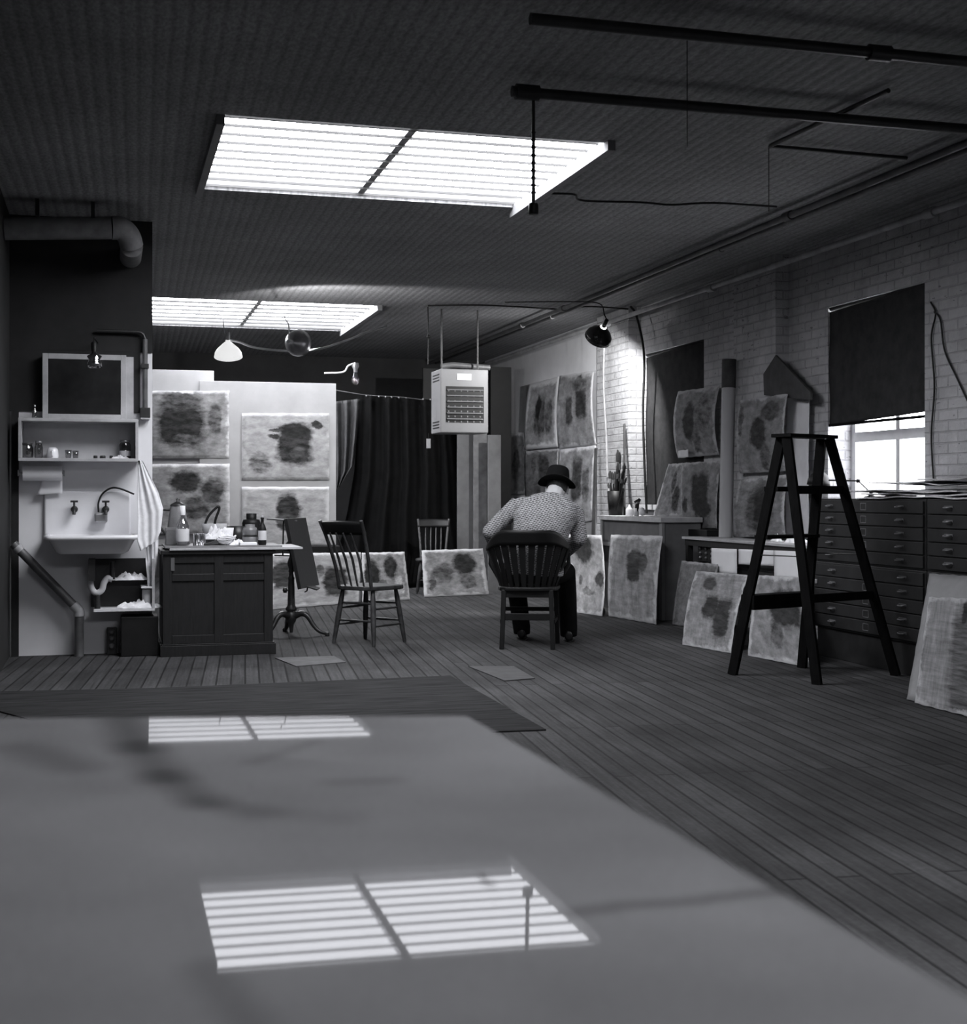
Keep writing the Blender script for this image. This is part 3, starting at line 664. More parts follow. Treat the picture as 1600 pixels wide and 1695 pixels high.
crumple('rag', 'crumpled pale rag lying in the crate shelf under the sink', 'rag', (a.x+b.x)/2+.1, yc+.06, a.z+.016, .13, .05, .05, M['towel'], 9)
crumple('rag', 'wadded light cloth stuffed high behind the drain trap under the sink', 'rag', on_y(215, 950, yc).x, yc+.12, on_y(215, 960, yc+.12).z, .10, .05, .05, M['towel'], 12)
lathe_thing('white_can', 'white cylindrical can standing on the crate shelf beside the towel', 'can', (on_y(243, 1000, yc+.07).x, yc+.07, a.z+.016), [(0, 0), (.032, 0), (.032, .125), (.028, .13), (0, .13)], M['whitepaint'])
# fat diagonal pipe
yp_ = Y-.12
pts = [on_y(22, 900, yp_), on_y(126, 1006, yp_)]
t = thing('waste_pipe', 'fat diagonal waste pipe running down the white wall left of the sink to the floor', 'pipe', (on_y(131, 1083, yp_).x, yp_, 0))
build(MB().tube([pts[0], pts[1]], .030, 18), 'sloping_pipe', M['greymetal'], t, rel=True)
k = on_y(131, 1020, yp_); g_ = on_y(131, 1082, yp_)
build(MB().tube(smooth_pts([pts[1]+(pts[0]-pts[1]).normalized()*.03, pts[1]+(k-pts[1])*.4+V3(.008, 0, .004), k], 5), .036, 18), 'elbow', M['palepipe'], t, rel=True)
build(MB().tube([(k.x, k.y, k.z+.01), (k.x, k.y, 0)], .031, 18), 'vertical_pipe', M['greymetal'], t, rel=True)
d_ = (pts[1]-pts[0]).normalized(); build(MB().tube([pts[0]+d_*.03, pts[0]+d_*.07], .037, 18), 'coupling', M['palepipe'], t, rel=True)
# valve on wall, dark crate
t = thing('floor_valve', 'dark iron valve with round fittings standing by the wall under the sink', 'valve', (on_y(185, 1080, Y-.06).x, Y-.06, 0))
build(MB().box((-.035, -.03, 0), (.035, .03, .19)), 'valve_body', M['iron'], t, bevel=.006)
for z in (.06, .115, .16): build(MB().lathe([(.02, 0), (.022, .012), (.01, .02)], (0, -.03, z), (0, -1, 0), 14), 'fitting', M['greymetal'], t)
a = on_y(200, 1085, Y-.24); b = on_y(262, 1020, Y-.24)
one(MB().box((a.x, Y-.24, 0), (b.x, Y-.01, b.z)), 'storage_box', M['black'], 'black box on the floor between the floor valve and the desk', 'box', bevel=.006)
# towel
def hang(name, label, cat, pts_l, pts_r, yb_, mat, fold=.02, group=None):
    n = len(pts_l)-1
    def fn(p, q):
        s_ = (1-q)*n; i = min(int(s_), n-1); f = s_-i
        ul = pts_l[i][0]*(1-f)+pts_l[i+1][0]*f; vl = pts_l[i][1]*(1-f)+pts_l[i+1][1]*f
        ur = pts_r[i][0]*(1-f)+pts_r[i+1][0]*f; vr = pts_r[i][1]*(1-f)+pts_r[i+1][1]*f
        yy_ = yb_-fold*(.5+.5*math.sin(p*9+q*3))-fold*.5*math.sin(p*21+q*5)
        return on_y(ul+(ur-ul)*p, vl+(vr-vl)*p, yy_)
    return one(MB().grid(fn, 24, 36, .003), name, mat, label, cat, group)
hang('towel', 'white towel hanging in folds between the sink and the white boards', 'towel', [(228, 763), (227, 820), (228, 860), (227, 895), (232, 912)], [(236, 762), (262, 815), (270, 842), (266, 880), (258, 897)], Y-.30, M['towel'], .012)
hang('towel', 'second long white cloth hanging behind the towel at the desk side', 'towel', [(240, 870), (240, 900), (241, 930), (243, 950), (246, 1008)], [(262, 868), (262, 900), (260, 930), (256, 960), (256, 1008)], Y-.20, M['towel'], .015)
build(MB().tube([on_y(230, 764, Y-.02), on_y(230, 764, Y-.32)], .008), 'towel_peg', M['iron']); 
tag(bpy.data.objects['towel_peg'], 'dark peg at the wall shelf end carrying the white towel', 'peg')

# ------------------------------------------------------------------ desk and what stands on it
DX0, DX1, DY0, DY1, DZ = .355, 1.125, 9.58, 10.38, .735
t = thing('desk_cabinet', 'dark panelled wooden desk cabinet seen from its end, laden with bottles and jars', 'desk', ((DX0+DX1)/2, (DY0+DY1)/2, 0))
build(MB().box((DX0+.01, DY0+.012, .06), (DX1-.01, DY1-.01, DZ-.03)), 'carcass', M['deskwood'], t, rel=True)
build(MB().box((DX0-.012, DY0-.012, 0), (DX1+.012, DY1, .075)).box((DX0-.004, DY0-.004, .075), (DX1+.004, DY1, .085)), 'plinth', M['deskwood'], t, rel=True, bevel=.003)
build(MB().box((DX0-.01, DY0-.015, DZ-.03), (DX1+.012, DY1+.01, DZ)), 'desk_top', M['deskwood'], t, rel=True, bevel=.004)
for x in (DX0+.005, (DX0+DX1)/2-.03, DX1-.07):
    build(MB().box((x, DY0, .085), (x+.062, DY0+.014, DZ-.03)), 'stile', M['deskwood'], t, rel=True, bevel=.003)
for z, h in ((.085, .06), (.52, .05), (DZ-.09, .06)):
    build(MB().box((DX0+.067, DY0+.002, z), (DX1-.07, DY0+.014, z+h)), 'rail', M['deskwood'], t, rel=True, bevel=.003)
build(MB().box((DX0+.06, DY0-.004, DZ-.14), (DX0+.085, DY0+.002, DZ-.05)), 'hinge_plate', M['greymetal'], t, rel=True)
yD = DY0-.03
a = on_y(281, 907, yD); b = on_y(501, 908, yD)
zd = DZ+.001
t2 = one(MB().box((a.x, yD, zd), (b.x, yD+.62, zd+.014)), 'drawing_board', M['palepaint'], 'pale thin drawing board lying on the desk and sticking out to the right', 'board')
t3 = one(MB().box((DX0+.02, yD+.05, zd+.0145), (DX1+.06, yD+.6, zd+.026)), 'tray_board', M['greypaint'], 'grey board under the bottles and jars on the desk', 'board')
zt_ = zd+.0265
def dx(u, y): return on_y(u, 880, y).x
yb1 = 9.72; yb2 = 9.85; yb3 = 10.0
px = 1/232.0
lathe_thing('glass_bottle', 'clear glass bottle with white label and cap on the left of the desk', 'bottle', (dx(302, yb1), yb1, zt_), [(0, 0), (.042, 0), (.046, .01), (.046, .13), (.036, .165), (.015, .20), (.014, .245)], M['glass'],
            [('paper_label', [(.0465, .03), (.047, .032), (.047, .115), (.0465, .117)], M['label']), ('cap', [(.018, .215), (.019, .22), (.019, .28), (.0, .282)], M['paper'])])
lathe_thing('coffee_pot', 'tall dark enamel coffee pot with knob lid at the left back of the desk', 'coffee pot', (dx(294, yb3), yb3, zt_), [(0, 0), (.088, 0), (.09, .01), (.052, .27), (.05, .275)], M['jar'],
            [('lid', [(.053, .275), (.053, .285), (.03, .30), (.008, .31), (.014, .325), (.0, .335)], M['iron'])])
t = bpy.data.objects['coffee_pot']; build(MB().tube(smooth_pts([(-.055, 0, .25), (-.12, 0, .24), (-.13, 0, .15), (-.085, 0, .07)], 6), .009, 10), 'handle', M['iron'], t)
t = thing('tin_box', 'grey tin box on the desk left of the clear bottle', 'box', (dx(285, 9.86), 9.86, zt_))
build(MB().box((-.045, -.03, 0), (.05, .05, .12)), 'box_body', M['jar'], t, bevel=.004); build(MB().box((-.047, -.032, .1), (.052, .052, .124)), 'lid', M['greypaint'], t, bevel=.003)
for u, lab in ((325, 'shiny tin can on the desk, left one of the pair beside the clear bottle'), (335.5, 'shiny tin can on the desk, right one of the pair beside the clear bottle')):
    lathe_thing('tin_can', lab, 'can', (dx(u, yb1-.02), yb1-.02+(.0 if u < 330 else .03), zt_), [(0, 0), (.024, 0), (.0255, .002), (.024, .004), (.024, .08), (.0255, .083), (.023, .084), (.022, .01), (0, .01)], M['steel'])
t = thing('basket', 'pale cloth lined basket with a dark hooped handle on the desk', 'basket', (dx(355, yb2+.05), yb2+.05, zt_))
build(MB().lathe([(0, 0), (.07, 0), (.085, .10), (.09, .15), (.086, .15), (.065, .01), (0, .01)], (0, 0, 0), sx=1.0, sy=.7), 'basket_body', M['palepaint'], t)
build(MB().tube(smooth_pts([(-.08, 0, .10), (-.045, 0, .20), (.02, 0, .27), (.033, 0, .255), (.01, 0, .19), (-.0, 0, .14)], 6), .009, 8, .6), 'handle', M['black'], t)
crumple('rag', 'crumpled white cloth heaped over the basket rim on the desk', 'rag', dx(362, 9.80), 9.80, zt_+.04, .10, .05, .09, M['towel'], 21)
t = thing('rope_coil', 'loose coil of pale rope lying on the middle of the desk', 'rope', (dx(374, yb1-.02), yb1-.02, zt_))
pts = []
for k in range(90):
    an = k*.36; r = .045+.012*math.sin(k*.31); pts.append((r*1.25*math.cos(an)+.004*math.sin(k), r*.62*math.sin(an), .008+.0006*k+.008*math.sin(k*.7)**2))
build(MB().tube(pts, .0055, 6), 'rope_body', M['towel'], t)
t = thing('rope_coil', 'small tangle of dark and pale string on the desk right of the tin cans', 'string', (dx(351, yb1-.03), yb1-.03, zt_))
pts = [((.05*math.cos(k*.5)+.01*math.sin(k)), .03*math.sin(k*.5), .007+.0009*k*(1+math.cos(k*.5))*.4) for k in range(50)]
build(MB().tube(pts, .005, 6), 'rope_body', M['card_and_shadow'], t)
crumple('paper_wad', 'white paper scraps heaped on the desk beside the rope coil', 'paper', dx(391, yb1), yb1, zt_, .055, .045, .04, M['paper'], 5)
lathe_thing('paper_cup', 'white paper cup standing behind the rope coil on the desk', 'cup', (dx(379, yb2), yb2, zt_+.0), [(0, 0), (.022, 0), (.034, .12), (.032, .12), (.02, .006), (0, .006)], M['paper'])
t = thing('dark_pan', 'dark square sided pan behind the paper cup on the desk', 'pan', (dx(393, yb3-.05), yb3-.05, zt_)); build(MB().lathe([(0, 0), (.05, 0), (.058, .13), (.055, .13), (.045, .01), (0, .01)]), 'pan_body', M['iron'], t)
build(MB().tube([(-.055, 0, .125), (-.15, -.01, .128)], .006, 8), 'handle', M['iron'], t)
lathe_thing('jar', 'squat grey glazed jar with a dark band on the right of the desk', 'jar', (dx(413.5, yb1+.04), yb1+.04, zt_), [(0, 0), (.05, 0), (.055, .01), (.055, .06), (.05, .065), (.052, .07), (.054, .10), (.048, .122), (.034, .128), (.034, .145), (0, .147)], M['jar'],
            [('dark_band', [(.0555, .058), (.0562, .06), (.0562, .07), (.0555, .072)], M['iron'])])
t = lathe_thing('lidded_pot', 'black wide pot with raised lid behind the grey glazed jar', 'pot', (dx(416, yb3), yb3, zt_), [(0, 0), (.05, 0), (.06, .08), (.068, .15), (.06, .175), (.038, .18)], M['black'],
            [('lid', [(.038, .18), (.038, .22), (.0, .222)], M['black'])])
lathe_thing('wine_bottle', 'dark wine bottle with pale label at the right end of the desk', 'bottle', (dx(434, yb1-.02), yb1-.02, zt_), [(0, 0), (.026, 0), (.029, .006), (.029, .11), (.022, .135), (.011, .155), (.011, .185), (.013, .187), (.013, .196), (0, .197)], M['black'],
            [('paper_label', [(.0293, .035), (.0297, .037), (.0297, .10), (.0293, .102)], M['label']), ('cork', [(.009, .197), (.009, .21), (0, .211)], M['palepaint'])])
one(MB().cbox((dx(410, 9.64), 9.64, zt_+.012), (.12, .07, .022), rz=.06), 'white_packet', M['paper'], 'flat white packet lying on the desk in front of the grey jar', 'packet', bevel=.004)

# ------------------------------------------------------------------ sheets and boards
def corner(spec):
    u, v, ax, val = spec
    return on_z(u, v, val) if ax == 'z' else on_x(u, v, val) if ax == 'x' else on_y(u, v, val) if ax == 'y' else at_d(u, v, val)
def sheet(name, label, cat, BL, BR, TR, TL, mat, thick=.003, bow=0.0, ragged=.004, group=None, n=18, wave=0.0):
    P = [corner(s_) for s_ in (BL, BR, TR, TL)]
    nr = (P[1]-P[0]).cross(P[3]-P[0]).normalized(); ph = random.uniform(0, 6)
    W_ = (P[1]-P[0]).length; H_ = (P[3]-P[0]).length
    def fn(p, q):
        b_ = P[0]*(1-p)*(1-q)+P[1]*p*(1-q)+P[2]*p*q+P[3]*(1-p)*q
        e = b_+nr*(bow*4*q*(1-q)+wave*math.sin(q*6+ph+p*2)*p*(1 if q else 0))
        if ragged:
            dxr = (P[1]-P[0]).normalized(); dyr = (P[3]-P[0]).normalized()
            if p in (0, 1): e = e+dxr*ragged*math.sin(q*37+ph)*math.sin(q*13+p)
            if q == 1: e = e+dyr*ragged*math.sin(p*29+ph)*math.sin(p*11)
            if q == 0: e = e+dyr*ragged*.5*(1+math.sin(p*31+ph))
        return e
    return one(MB().grid(fn, n, n, thick), name, mat, label, cat, group)
ART = 'painting'
# far left: white boards and what is pinned on them
yB = 14.25
def yrect(u0, v0, u1, v1, y): return [(u0, v1, 'y', y), (u1, v1, 'y', y), (u1, v0, 'y', y), (u0, v0, 'y', y)]
def board(name, label, u0, v0, u1, v1, y, th, mat):
    a = on_y(u0, v1, y); b = on_y(u1, v0, y); return one(MB().box((a.x, y, a.z), (b.x, y+th, b.z)), name, mat, label, 'board', bevel=.003)
board('white_board', 'taller white board at the far left behind the desk, its top edge higher', 190, 614, 354, 904, yB+.05, .025, M['boardpaint'])
board('white_board', 'wide white board at the far left carrying the two right hand paintings', 330, 635, 556, 904, yB, .03, M['boardpaint'])
a = on_y(185, 912, yB-.12); b = on_y(566, 904.2, yB-.12)
t = thing('long_bench', 'low dark bench carrying the white boards at the far left', 'bench', ((a.x+b.x)/2, yB, 0))
build(MB().box((a.x, yB-.16, a.z-.03), (b.x, yB+.2, b.z)), 'bench_top', M['black'], t, rel=True)
for x in (a.x+.1, (a.x+b.x)/2, b.x-.1):
    for y in (yB-.1, yB+.14): build(MB().box((x-.03, y-.03, 0), (x+.03, y+.03, a.z-.03)), 'leg', M['black'], t, rel=True)
k = yB-.012
g = 'paintings on the white boards'
sheet('painting', 'unframed painting of a big dark rounded block shape, upper left on the white boards', ART, *yrect(232, 647, 379, 759, k), art('art_dark_block', .42, [(.46, .84, .24, .17, .12, 0), (.46, .47, .27, .30, .025, 1), (.54, .30, .17, .07, .16, 0), (.84, .6, .08, .22, .16, 0)], 1, edge=.005), group=g)
sheet('painting', 'unframed painting with two round dark shapes, lower left on the white boards', ART, *yrect(232, 768, 380, 884, k), art('art_two_rounds', .5, [(.50, .74, .19, .16, .035, 0), (.80, .60, .14, .20, .10, 0), (.62, .36, .15, .17, .12, 0)], 2, edge=.01), group=g)
sheet('painting', 'painting of a dark scribbled rounded block with arms, upper right on the boards', ART, *yrect(400, 684, 545, 795, k), art('art_scribble', .5, [(.60, .52, .21, .30, .03, 1), (.60, .74, .16, .14, .025, 0), (.64, .42, .09, .08, .10, 0), (.38, .76, .09, .03, .08, 0), (.36, .66, .06, .05, .06, 0), (.86, .80, .06, .07, .05, 0), (.2, .25, .12, .18, .26, 0)], 3, edge=.0, lo=.7), ragged=.003, group=g)
sheet('painting', 'pale unframed painting with one dark clustered shape, lower right on the white boards', ART, *yrect(400, 806, 545, 903, k), art('art_cluster', .56, [(.53, .62, .15, .26, .04, 0), (.48, .4, .10, .15, .10, 0)], 4, edge=.03, lo=.75), group=g)
sheet('painting', 'wide unframed painting with dark patches leaning behind the pedestal stand', ART, (440, 1010, 'z', .004), (599, 997, 'z', .004), (597, 914, 'y', 14.0), (440, 917, 'y', 13.45), art('art_patches', .46, [(.15, .60, .10, .26, .04, 1), (.72, .45, .13, .28, .04, 1), (.55, .66, .05, .12, .15, 0)], 5, lo=.7), .006)
sheet('painting', 'unframed painting with three dark blots leaning behind the spindle back chair', ART, (600, 998, 'z', .004), (678.5, 992.5, 'z', .004), (669, 913.5, 'y', 14.22), (599, 915, 'y', 14.0), art('art_blots', .36, [(.2, .5, .2, .36, .015, 0), (.64, .68, .16, .22, .02, 0), (.45, .35, .1, .1, .12, 0), (.8, .3, .1, .2, .5, 1)], 6), .006)
sheet('painting', 'wide unframed painting with a dark round blot at its right leaning on the black curtain', ART, (702, 988.5, 'z', .004), (809, 984, 'z', .004), (799, 908, 'y', 14.75), (698, 911, 'y', 14.6), art('art_round_blot', .30, [(.66, .68, .19, .24, .015, 0), (.32, .5, .18, .2, .09, 0), (.7, .3, .12, .15, .12, 0), (.14, .3, .05, .2, .12, 0)], 7), .006)
# black curtain on a wire
yC = 15.9
pw = [on_y(u, v, yC) for u, v in ((556, 646), (607, 654), (660, 657), (716, 663))]
t = thing('black_curtain', 'wide floor length black curtain hung on a wire across the far end', 'curtain', ((pw[0].x+pw[3].x)/2, yC, 0))
cl = [(592, 655), (590, 720), (586, 760), (575, 800), (560, 840), (556, 1000)]; cr = [(758, 657), (761, 720), (766, 790), (768, 860), (781, 900), (784, 1000)]
def fnc(p, q):
    s_ = (1-q)*5; i = min(int(s_), 4); f = s_-i
    ul = cl[i][0]*(1-f)+cl[i+1][0]*f; ur = cr[i][0]*(1-f)+cr[i+1][0]*f
    P_ = on_y(ul+(ur-ul)*p, 700, yC+.05*math.sin(p*34)+.02*math.sin(p*71+q*2)); zt = on_y(600, 654+8*p, yC).z
    P_.z = .01+(zt-.01)*q; return P_
build(MB().grid(fnc, 90, 30, .004), 'cloth', M['blackcloth'], t, rel=True)
build(MB().tube(smooth_pts(pw+[on_y(760, 662, yC)], 6), .005, 6), 'wire', M['greymetal'], t, rel=True)
for u in (606, 627, 638, 648, 660, 672, 700, 712):
    q_ = on_y(u, 655+(u-606)*.06, yC-.03); build(MB().lathe([(.0, -.014), (.014, 0), (.0, .014)], q_, seg=8), 'clip', M['tin'], t, rel=True)
def drape(label, L_, R_, y, mat):
    n_ = len(L_)-1
    def fn(p, q):
        s_ = (1-q)*n_; i = min(int(s_), n_-1); f = s_-i
        ul = L_[i][0]*(1-f)+L_[i+1][0]*f; vl = L_[i][1]*(1-f)+L_[i+1][1]*f; ur = R_[i][0]*(1-f)+R_[i+1][0]*f; vr = R_[i][1]*(1-f)+R_[i+1][1]*f
        return on_y(ul+(ur-ul)*p, vl+(vr-vl)*p, y-.05*math.sin(p*16))
    return one(MB().grid(fn, 30, 24, .004), 'cloth_drape', mat, label, 'cloth')
drape('dark striped cloth drawn aside in folds between the white boards and the black curtain', [(552, 665), (554, 700), (556, 760), (556, 790), (557, 810)], [(596, 660), (594, 690), (590, 725), (585, 770), (562, 806)], yC-.18, M['card_and_shadow'])
# pull tag
q_ = at_d(709, 726, 14.2)
t = thing('hanging_tag', 'small pale tag on a thin string before the black curtain', 'tag', tuple(q_))
build(MB().cbox(tuple(at_d(709, 734, 14.2)), (.045, .004, .10), rz=-YAW), 'tag_card', M['label'], t, rel=True); build(MB().tube([at_d(709, 717, 14.2), at_d(709, 726.5, 14.2)], .003, 6), 'string', M['wire'], t, rel=True)
# grey boards leaning beside the curtain
board('grey_board', 'upright grey board just right of the black curtain under the box heater, left one', 757, 700, 786, 990, 15.45, .03, M['midgrey'])
board('grey_board', 'upright grey board leaning in the far corner, the middle one', 784, 690, 806, 985, 15.3, .03, M['duct'])
board('grey_board', 'upright pale grey board leaning in the far corner beside the left wall painting', 808, 720, 829, 984, 15.0, .04, M['midgrey'])
board('dark_board', 'tall dark board standing in the far corner right of the box heater', 812, 608, 846, 984, 16.6, .04, M['black'])
board('dark_board', 'broad black board filling the far corner behind the box heater', 700, 612, 815, 985, 17.0, .04, M['black'])

# ------------------------------------------------------------------ box heater
HX, HY = 3.20, 13.5
a = on_y(729, 716, HY); b = on_y(808, 612, HY)
t = thing('box_heater', 'grey metal box heater with louvred front hanging from the ceiling', 'heater', ((a.x+b.x)/2, HY+.2, a.z))
dep = .42
build(MB().box((a.x, HY, a.z), (b.x, HY+dep, b.z)), 'casing', M['heater'], t, rel=True, bevel=.01)
g0 = on_y(738, 699, HY); g1 = on_y(800.5, 640.5, HY)
gr = build(MB().box((g0.x, HY-.004, g0.z), (g1.x, HY+.002, g1.z)), 'grille', M['black'], t, rel=True)
for k in range(6):
    z = g0.z+(g1.z-g0.z)*(k+.6)/6.2; build(MB().cbox(((g0.x+g1.x)/2, HY-.010, z), (g1.x-g0.x-.02, .018, .006), rx=.5), 'louver', M['heater'], gr, rel=True)
for i in range(6):
    for j in range(7):
        if (i+j) % 1 == 0: build(MB().cbox((g0.x+(g1.x-g0.x)*(i+.4)/6, HY-.006, g0.z+(g1.z-g0.z)*(j+.15)/7), (.010, .006, .016)), 'grille_stud', M['greypaint'], gr, rel=True)
a2 = on_y(756, 629, HY); b2 = on_y(780, 619, HY); build(MB().box((a2.x, HY-.006, a2.z), (b2.x, HY+.001, b2.z)), 'name_plate', M['paper'], t, rel=True, bevel=.01)
for z in (a.z+.05, a.z+.08, a.z+.11, b.z-.06, b.z-.09, b.z-.12): build(MB().box((a.x-.003, HY+.06, z), (a.x+.002, HY+.34, z+.012)), 'side_vent', M['black'], t, rel=True)
for x in (a.x+.06, b.x-.06): build(MB().tube([(x, HY+.2, b.z), (x, HY+.2, HC)], .010), 'hanger_rod', M['iron'], t, rel=True)
build(MB().tube([(a.x+.08, HY+.3, b.z+.05), (a.x+.2, HY+.3, b.z+.07), (b.x+.1, HY+.3, b.z+.05)], .03), 'feed_pipe', M['greymetal'], t, rel=True)
# ------------------------------------------------------------------ right wall: lit paintings past the lamp
XA = 5.235
def xs(pts, X): return [(u, v, 'x', x if False else X) for (u, v) in pts]
sheet('paper_sheet', 'plain grey paper strip showing behind the left edge of the upper lit painting', 'paper', *xs([(857, 738), (868, 738), (877, 636), (861, 640)], XA+.012), M['greypaint'])
sheet('paper_sheet', 'large pale sheet pinned behind the two upright dark bars painting', 'paper', *xs([(925, 744), (993, 735), (994, 612), (926, 622)], XA+.012), M['whitepaint'])
sheet('painting', 'curled painting with one tall dark oval, upper left on the lamp lit wall', ART, *xs([(867, 745), (923, 740), (925, 623), (875, 636)], XA-.02), art('art_tall_oval', .42, [(.47, .47, .17, .27, .09, 1), (.42, .62, .09, .18, .02, 0), (.75, .45, .12, .24, .16, 1)], 8, edge=.07, streak=(1.2, 2, 1)), bow=.02)
sheet('painting', 'curled painting with two upright dark bars, upper right on the lamp lit wall', ART, *xs([(925.5, 743), (987, 736), (982.5, 616.5), (926.5, 623.5)], XA-.02), art('art_two_bars', .42, [(.35, .5, .1, .2, .09, 1), (.68, .58, .14, .22, .05, 1), (.6, .87, .2, .09, .16, 0)], 9, edge=.02), bow=.035)
sheet('painting', 'grey painting with dark block tops, lower middle on the lamp lit wall behind the hat', ART, *xs([(869, 822), (925, 822), (924, 743.5), (868, 747)], XA-.03), art('art_dim_blocks', .26, [(.58, .65, .16, .26, .06, 1), (.3, .7, .07, .2, .12, 0), (.4, .2, .1, .2, .12, 0)], 10, edge=.02), bow=.01)
sheet('painting', 'pale painting with a tall dark rounded bar, lower right on the lamp lit wall', ART, *xs([(926, 872), (981, 862), (986, 737), (926, 744)], XA-.03), art('art_rounded_bar', .42, [(.53, .58, .15, .30, .07, 1), (.78, .5, .09, .2, .14, 1)], 11, edge=.02), bow=.015)
sheet('painting', 'narrow mottled painting at the far left end of the lamp lit wall', ART, *xs([(824, 821), (868, 818), (866, 716), (832, 717)], 5.235), art('art_mottled', .3, [(.6, .5, .17, .28, .10, 0), (.3, .55, .06, .3, .14, 0)], 12, edge=.03), bow=-.02)
sheet('paper_sheet', 'blank pale sheet hanging below the rounded bar painting, right of the seated man', 'paper', *xs([(925, 905), (981, 900), (981, 862), (926, 872)], XA-.015), M['greypaint'])
# leaning on the floor
zf = .004
sheet('painting', 'curled painting with a dark drooping shape leaning just right of the seated man', ART, (940, 1012, 'z', zf), (996, 1020, 'z', zf), (995, 886, 'x', 4.70), (940, 884, 'x', 4.66), art('art_droop', .36, [(.42, .85, .28, .2, .02, 0), (.84, .47, .13, .09, .03, 0), (.3, .45, .06, .06, .1, 0), (.55, .3, .2, .05, .16, 0)], 13, edge=.02), .004, bow=-.05)
sheet('painting', 'upright painting with a dark central figure shape leaning on the white cabinet', ART, (1007, 1020, 'z', zf), (1085.5, 1034, 'z', zf), (1096.3, 887, 'x', 4.68), (1011, 885, 'x', 4.62), art('art_figure', .36, [(.53, .68, .17, .15, .05, 0), (.52, .57, .12, .13, .03, 1), (.7, .66, .08, .13, .08, 0)], 14, edge=.03, streak=(2.6, 1.1, 1)), .004, bow=.02)
sheet('painting', 'dim grey painting leaning in shadow behind the two pillar painting', ART, (1112, 1034, 'z', zf), (1178, 1044, 'z', zf), (1188, 934, 'x', 4.81), (1128, 928, 'x', 4.79), art('art_dim', .24, [(.7, .72, .2, .06, .04, 0)], 15, edge=.02), .004, bow=.01)
sheet('painting', 'painting with two dark pillars leaning on the worktable, left of the stepladder', ART, (1129, 1067, 'z', zf), (1209.5, 1081.5, 'z', zf), (1238.5, 952, 'x', 4.63), (1152, 945, 'x', 4.58), art('art_two_pillars', .32, [(.47, .5, .14, .15, .02, 1), (.72, .38, .14, .26, .025, 1), (.35, .82, .13, .1, .06, 0)], 16, edge=.02, streak=(2.6, 1.1, 1)), .004, bow=.03)
sheet('painting', 'painting with a dark hanging patch leaning on the worktable behind the stepladder', ART, (1237.5, 1085.5, 'z', zf), (1342, 1106, 'z', zf), (1327, 955.5, 'x', 4.72), (1255.5, 952, 'x', 4.66), art('art_patch', .3, [(.66, .6, .3, .22, .02, 1), (.5, .3, .1, .16, .1, 0)], 17, edge=.025), .004, bow=.02)
sheet('backing_sheet', 'large pale backing sheet leaning on the file cabinets at the right edge', 'paper', (1500, 1158, 'z', zf), (1632, 1190, 'z', zf), (1640, 956, 'x', 4.72), (1538, 949, 'x', 4.70), M['greypaint'], .006)
sheet('painting', 'large streaked painting in front of the pale backing sheet at the right edge', ART, (1513, 1164, 'z', zf), (1632, 1194, 'z', zf), (1640, 992, 'x', 4.60), (1537, 988, 'x', 4.58), art('art_streaks', .3, [(.72, .45, .28, .5, .10, 1), (.95, .55, .16, .5, .02, 1), (.62, .85, .06, .1, .02, 0)], 18, edge=.015, streak=(3.4, .6, 1)), .005, ragged=.006)

# white cabinet with jars
CX = 4.74
c0 = on_x(1003, 855, CX); c0.y = 12.72; c1 = on_x(1095, 856, CX); zc = on_x(1050, 855, CX).z
t = thing('low_cabinet', 'pale grey painted low cabinet beside the lamp lit pier, jars on its top', 'cabinet', (CX+.2, (c0.y+c1.y)/2, 0))
XR = 5.13
build(MB().box((CX-.015, c1.y-.015, zc-.045), (XR, c0.y, zc)), 'top', M['palepaint'], t, rel=True, bevel=.004)
build(MB().box((CX+.02, c1.y+.01, 0), (XR-.01, c0.y-.01, zc-.045)), 'carcass', M['midgrey'], t, rel=True)
for y in (c1.y, c0.y-.06): build(MB().box((CX, y, 0), (CX+.03, y+.06, zc-.045)), 'stile', M['greypaint'], t, rel=True, bevel=.003)
build(MB().box((CX+.005, c1.y+.06, zc-.30), (CX+.03, c0.y-.06, zc-.26)), 'rail', M['greypaint'], t, rel=True)
def cabx(u, X=None): return on_x(u, 850, X or CX+.1)
def brush(label, base, tip, group, big=1.0, up=True):
    base, tip = Vector(base), Vector(tip); d = (tip-base); L_ = d.length; d.normalize(); dark = M['black']
    t = thing('paint_brush', label, 'brush', tuple(base), 0, group)
    build(MB().tube([base, base+d*L_*.45, base+d*L_*.72], [.004*big, .007*big, .005*big], 8), 'handle', dark, t, rel=True)
    build(MB().tube([base+d*L_*.71, base+d*L_*.82], .009*big, 10, .5), 'ferrule', M['tin'], t, rel=True)
    build(MB().tube([base+d*L_*.81, base+d*L_*.92, tip], [.009*big, .013*big, .003*big], 10, .5), 'bristles', M['bristle'], t, rel=True)
p = cabx(1041.5)
lathe_thing('white_jar', 'white jar with a pointed top on the low cabinet, left of the brush pot', 'jar', (p.x, p.y, zc), [(0, 0), (.034, 0), (.036, .01), (.036, .06), (.03, .07), (.014, .085), (.005, .11), (0, .112)], M['paper'])
p = cabx(1053)
lathe_thing('brush_pot', 'pale pot holding short dark brushes on the low cabinet', 'pot', (p.x, p.y, zc), [(0, 0), (.022, 0), (.026, .075), (.023, .075), (.019, .005), (0, .005)], M['cream'])
for k, (a_, lab) in enumerate(((-.05, 'short brush leaning left in the pale pot on the low cabinet'), (.0, 'middle short brush standing in the pale pot on the low cabinet'), (.06, 'short brush leaning right in the pale pot on the low cabinet'))):
    brush(lab, (p.x, p.y-a_*.1, zc+.008), (p.x+.01, p.y-a_*.8, zc+.15+.01*k), 'short brushes in the pale pot', 1.6)
p = cabx(1061, CX+.04)
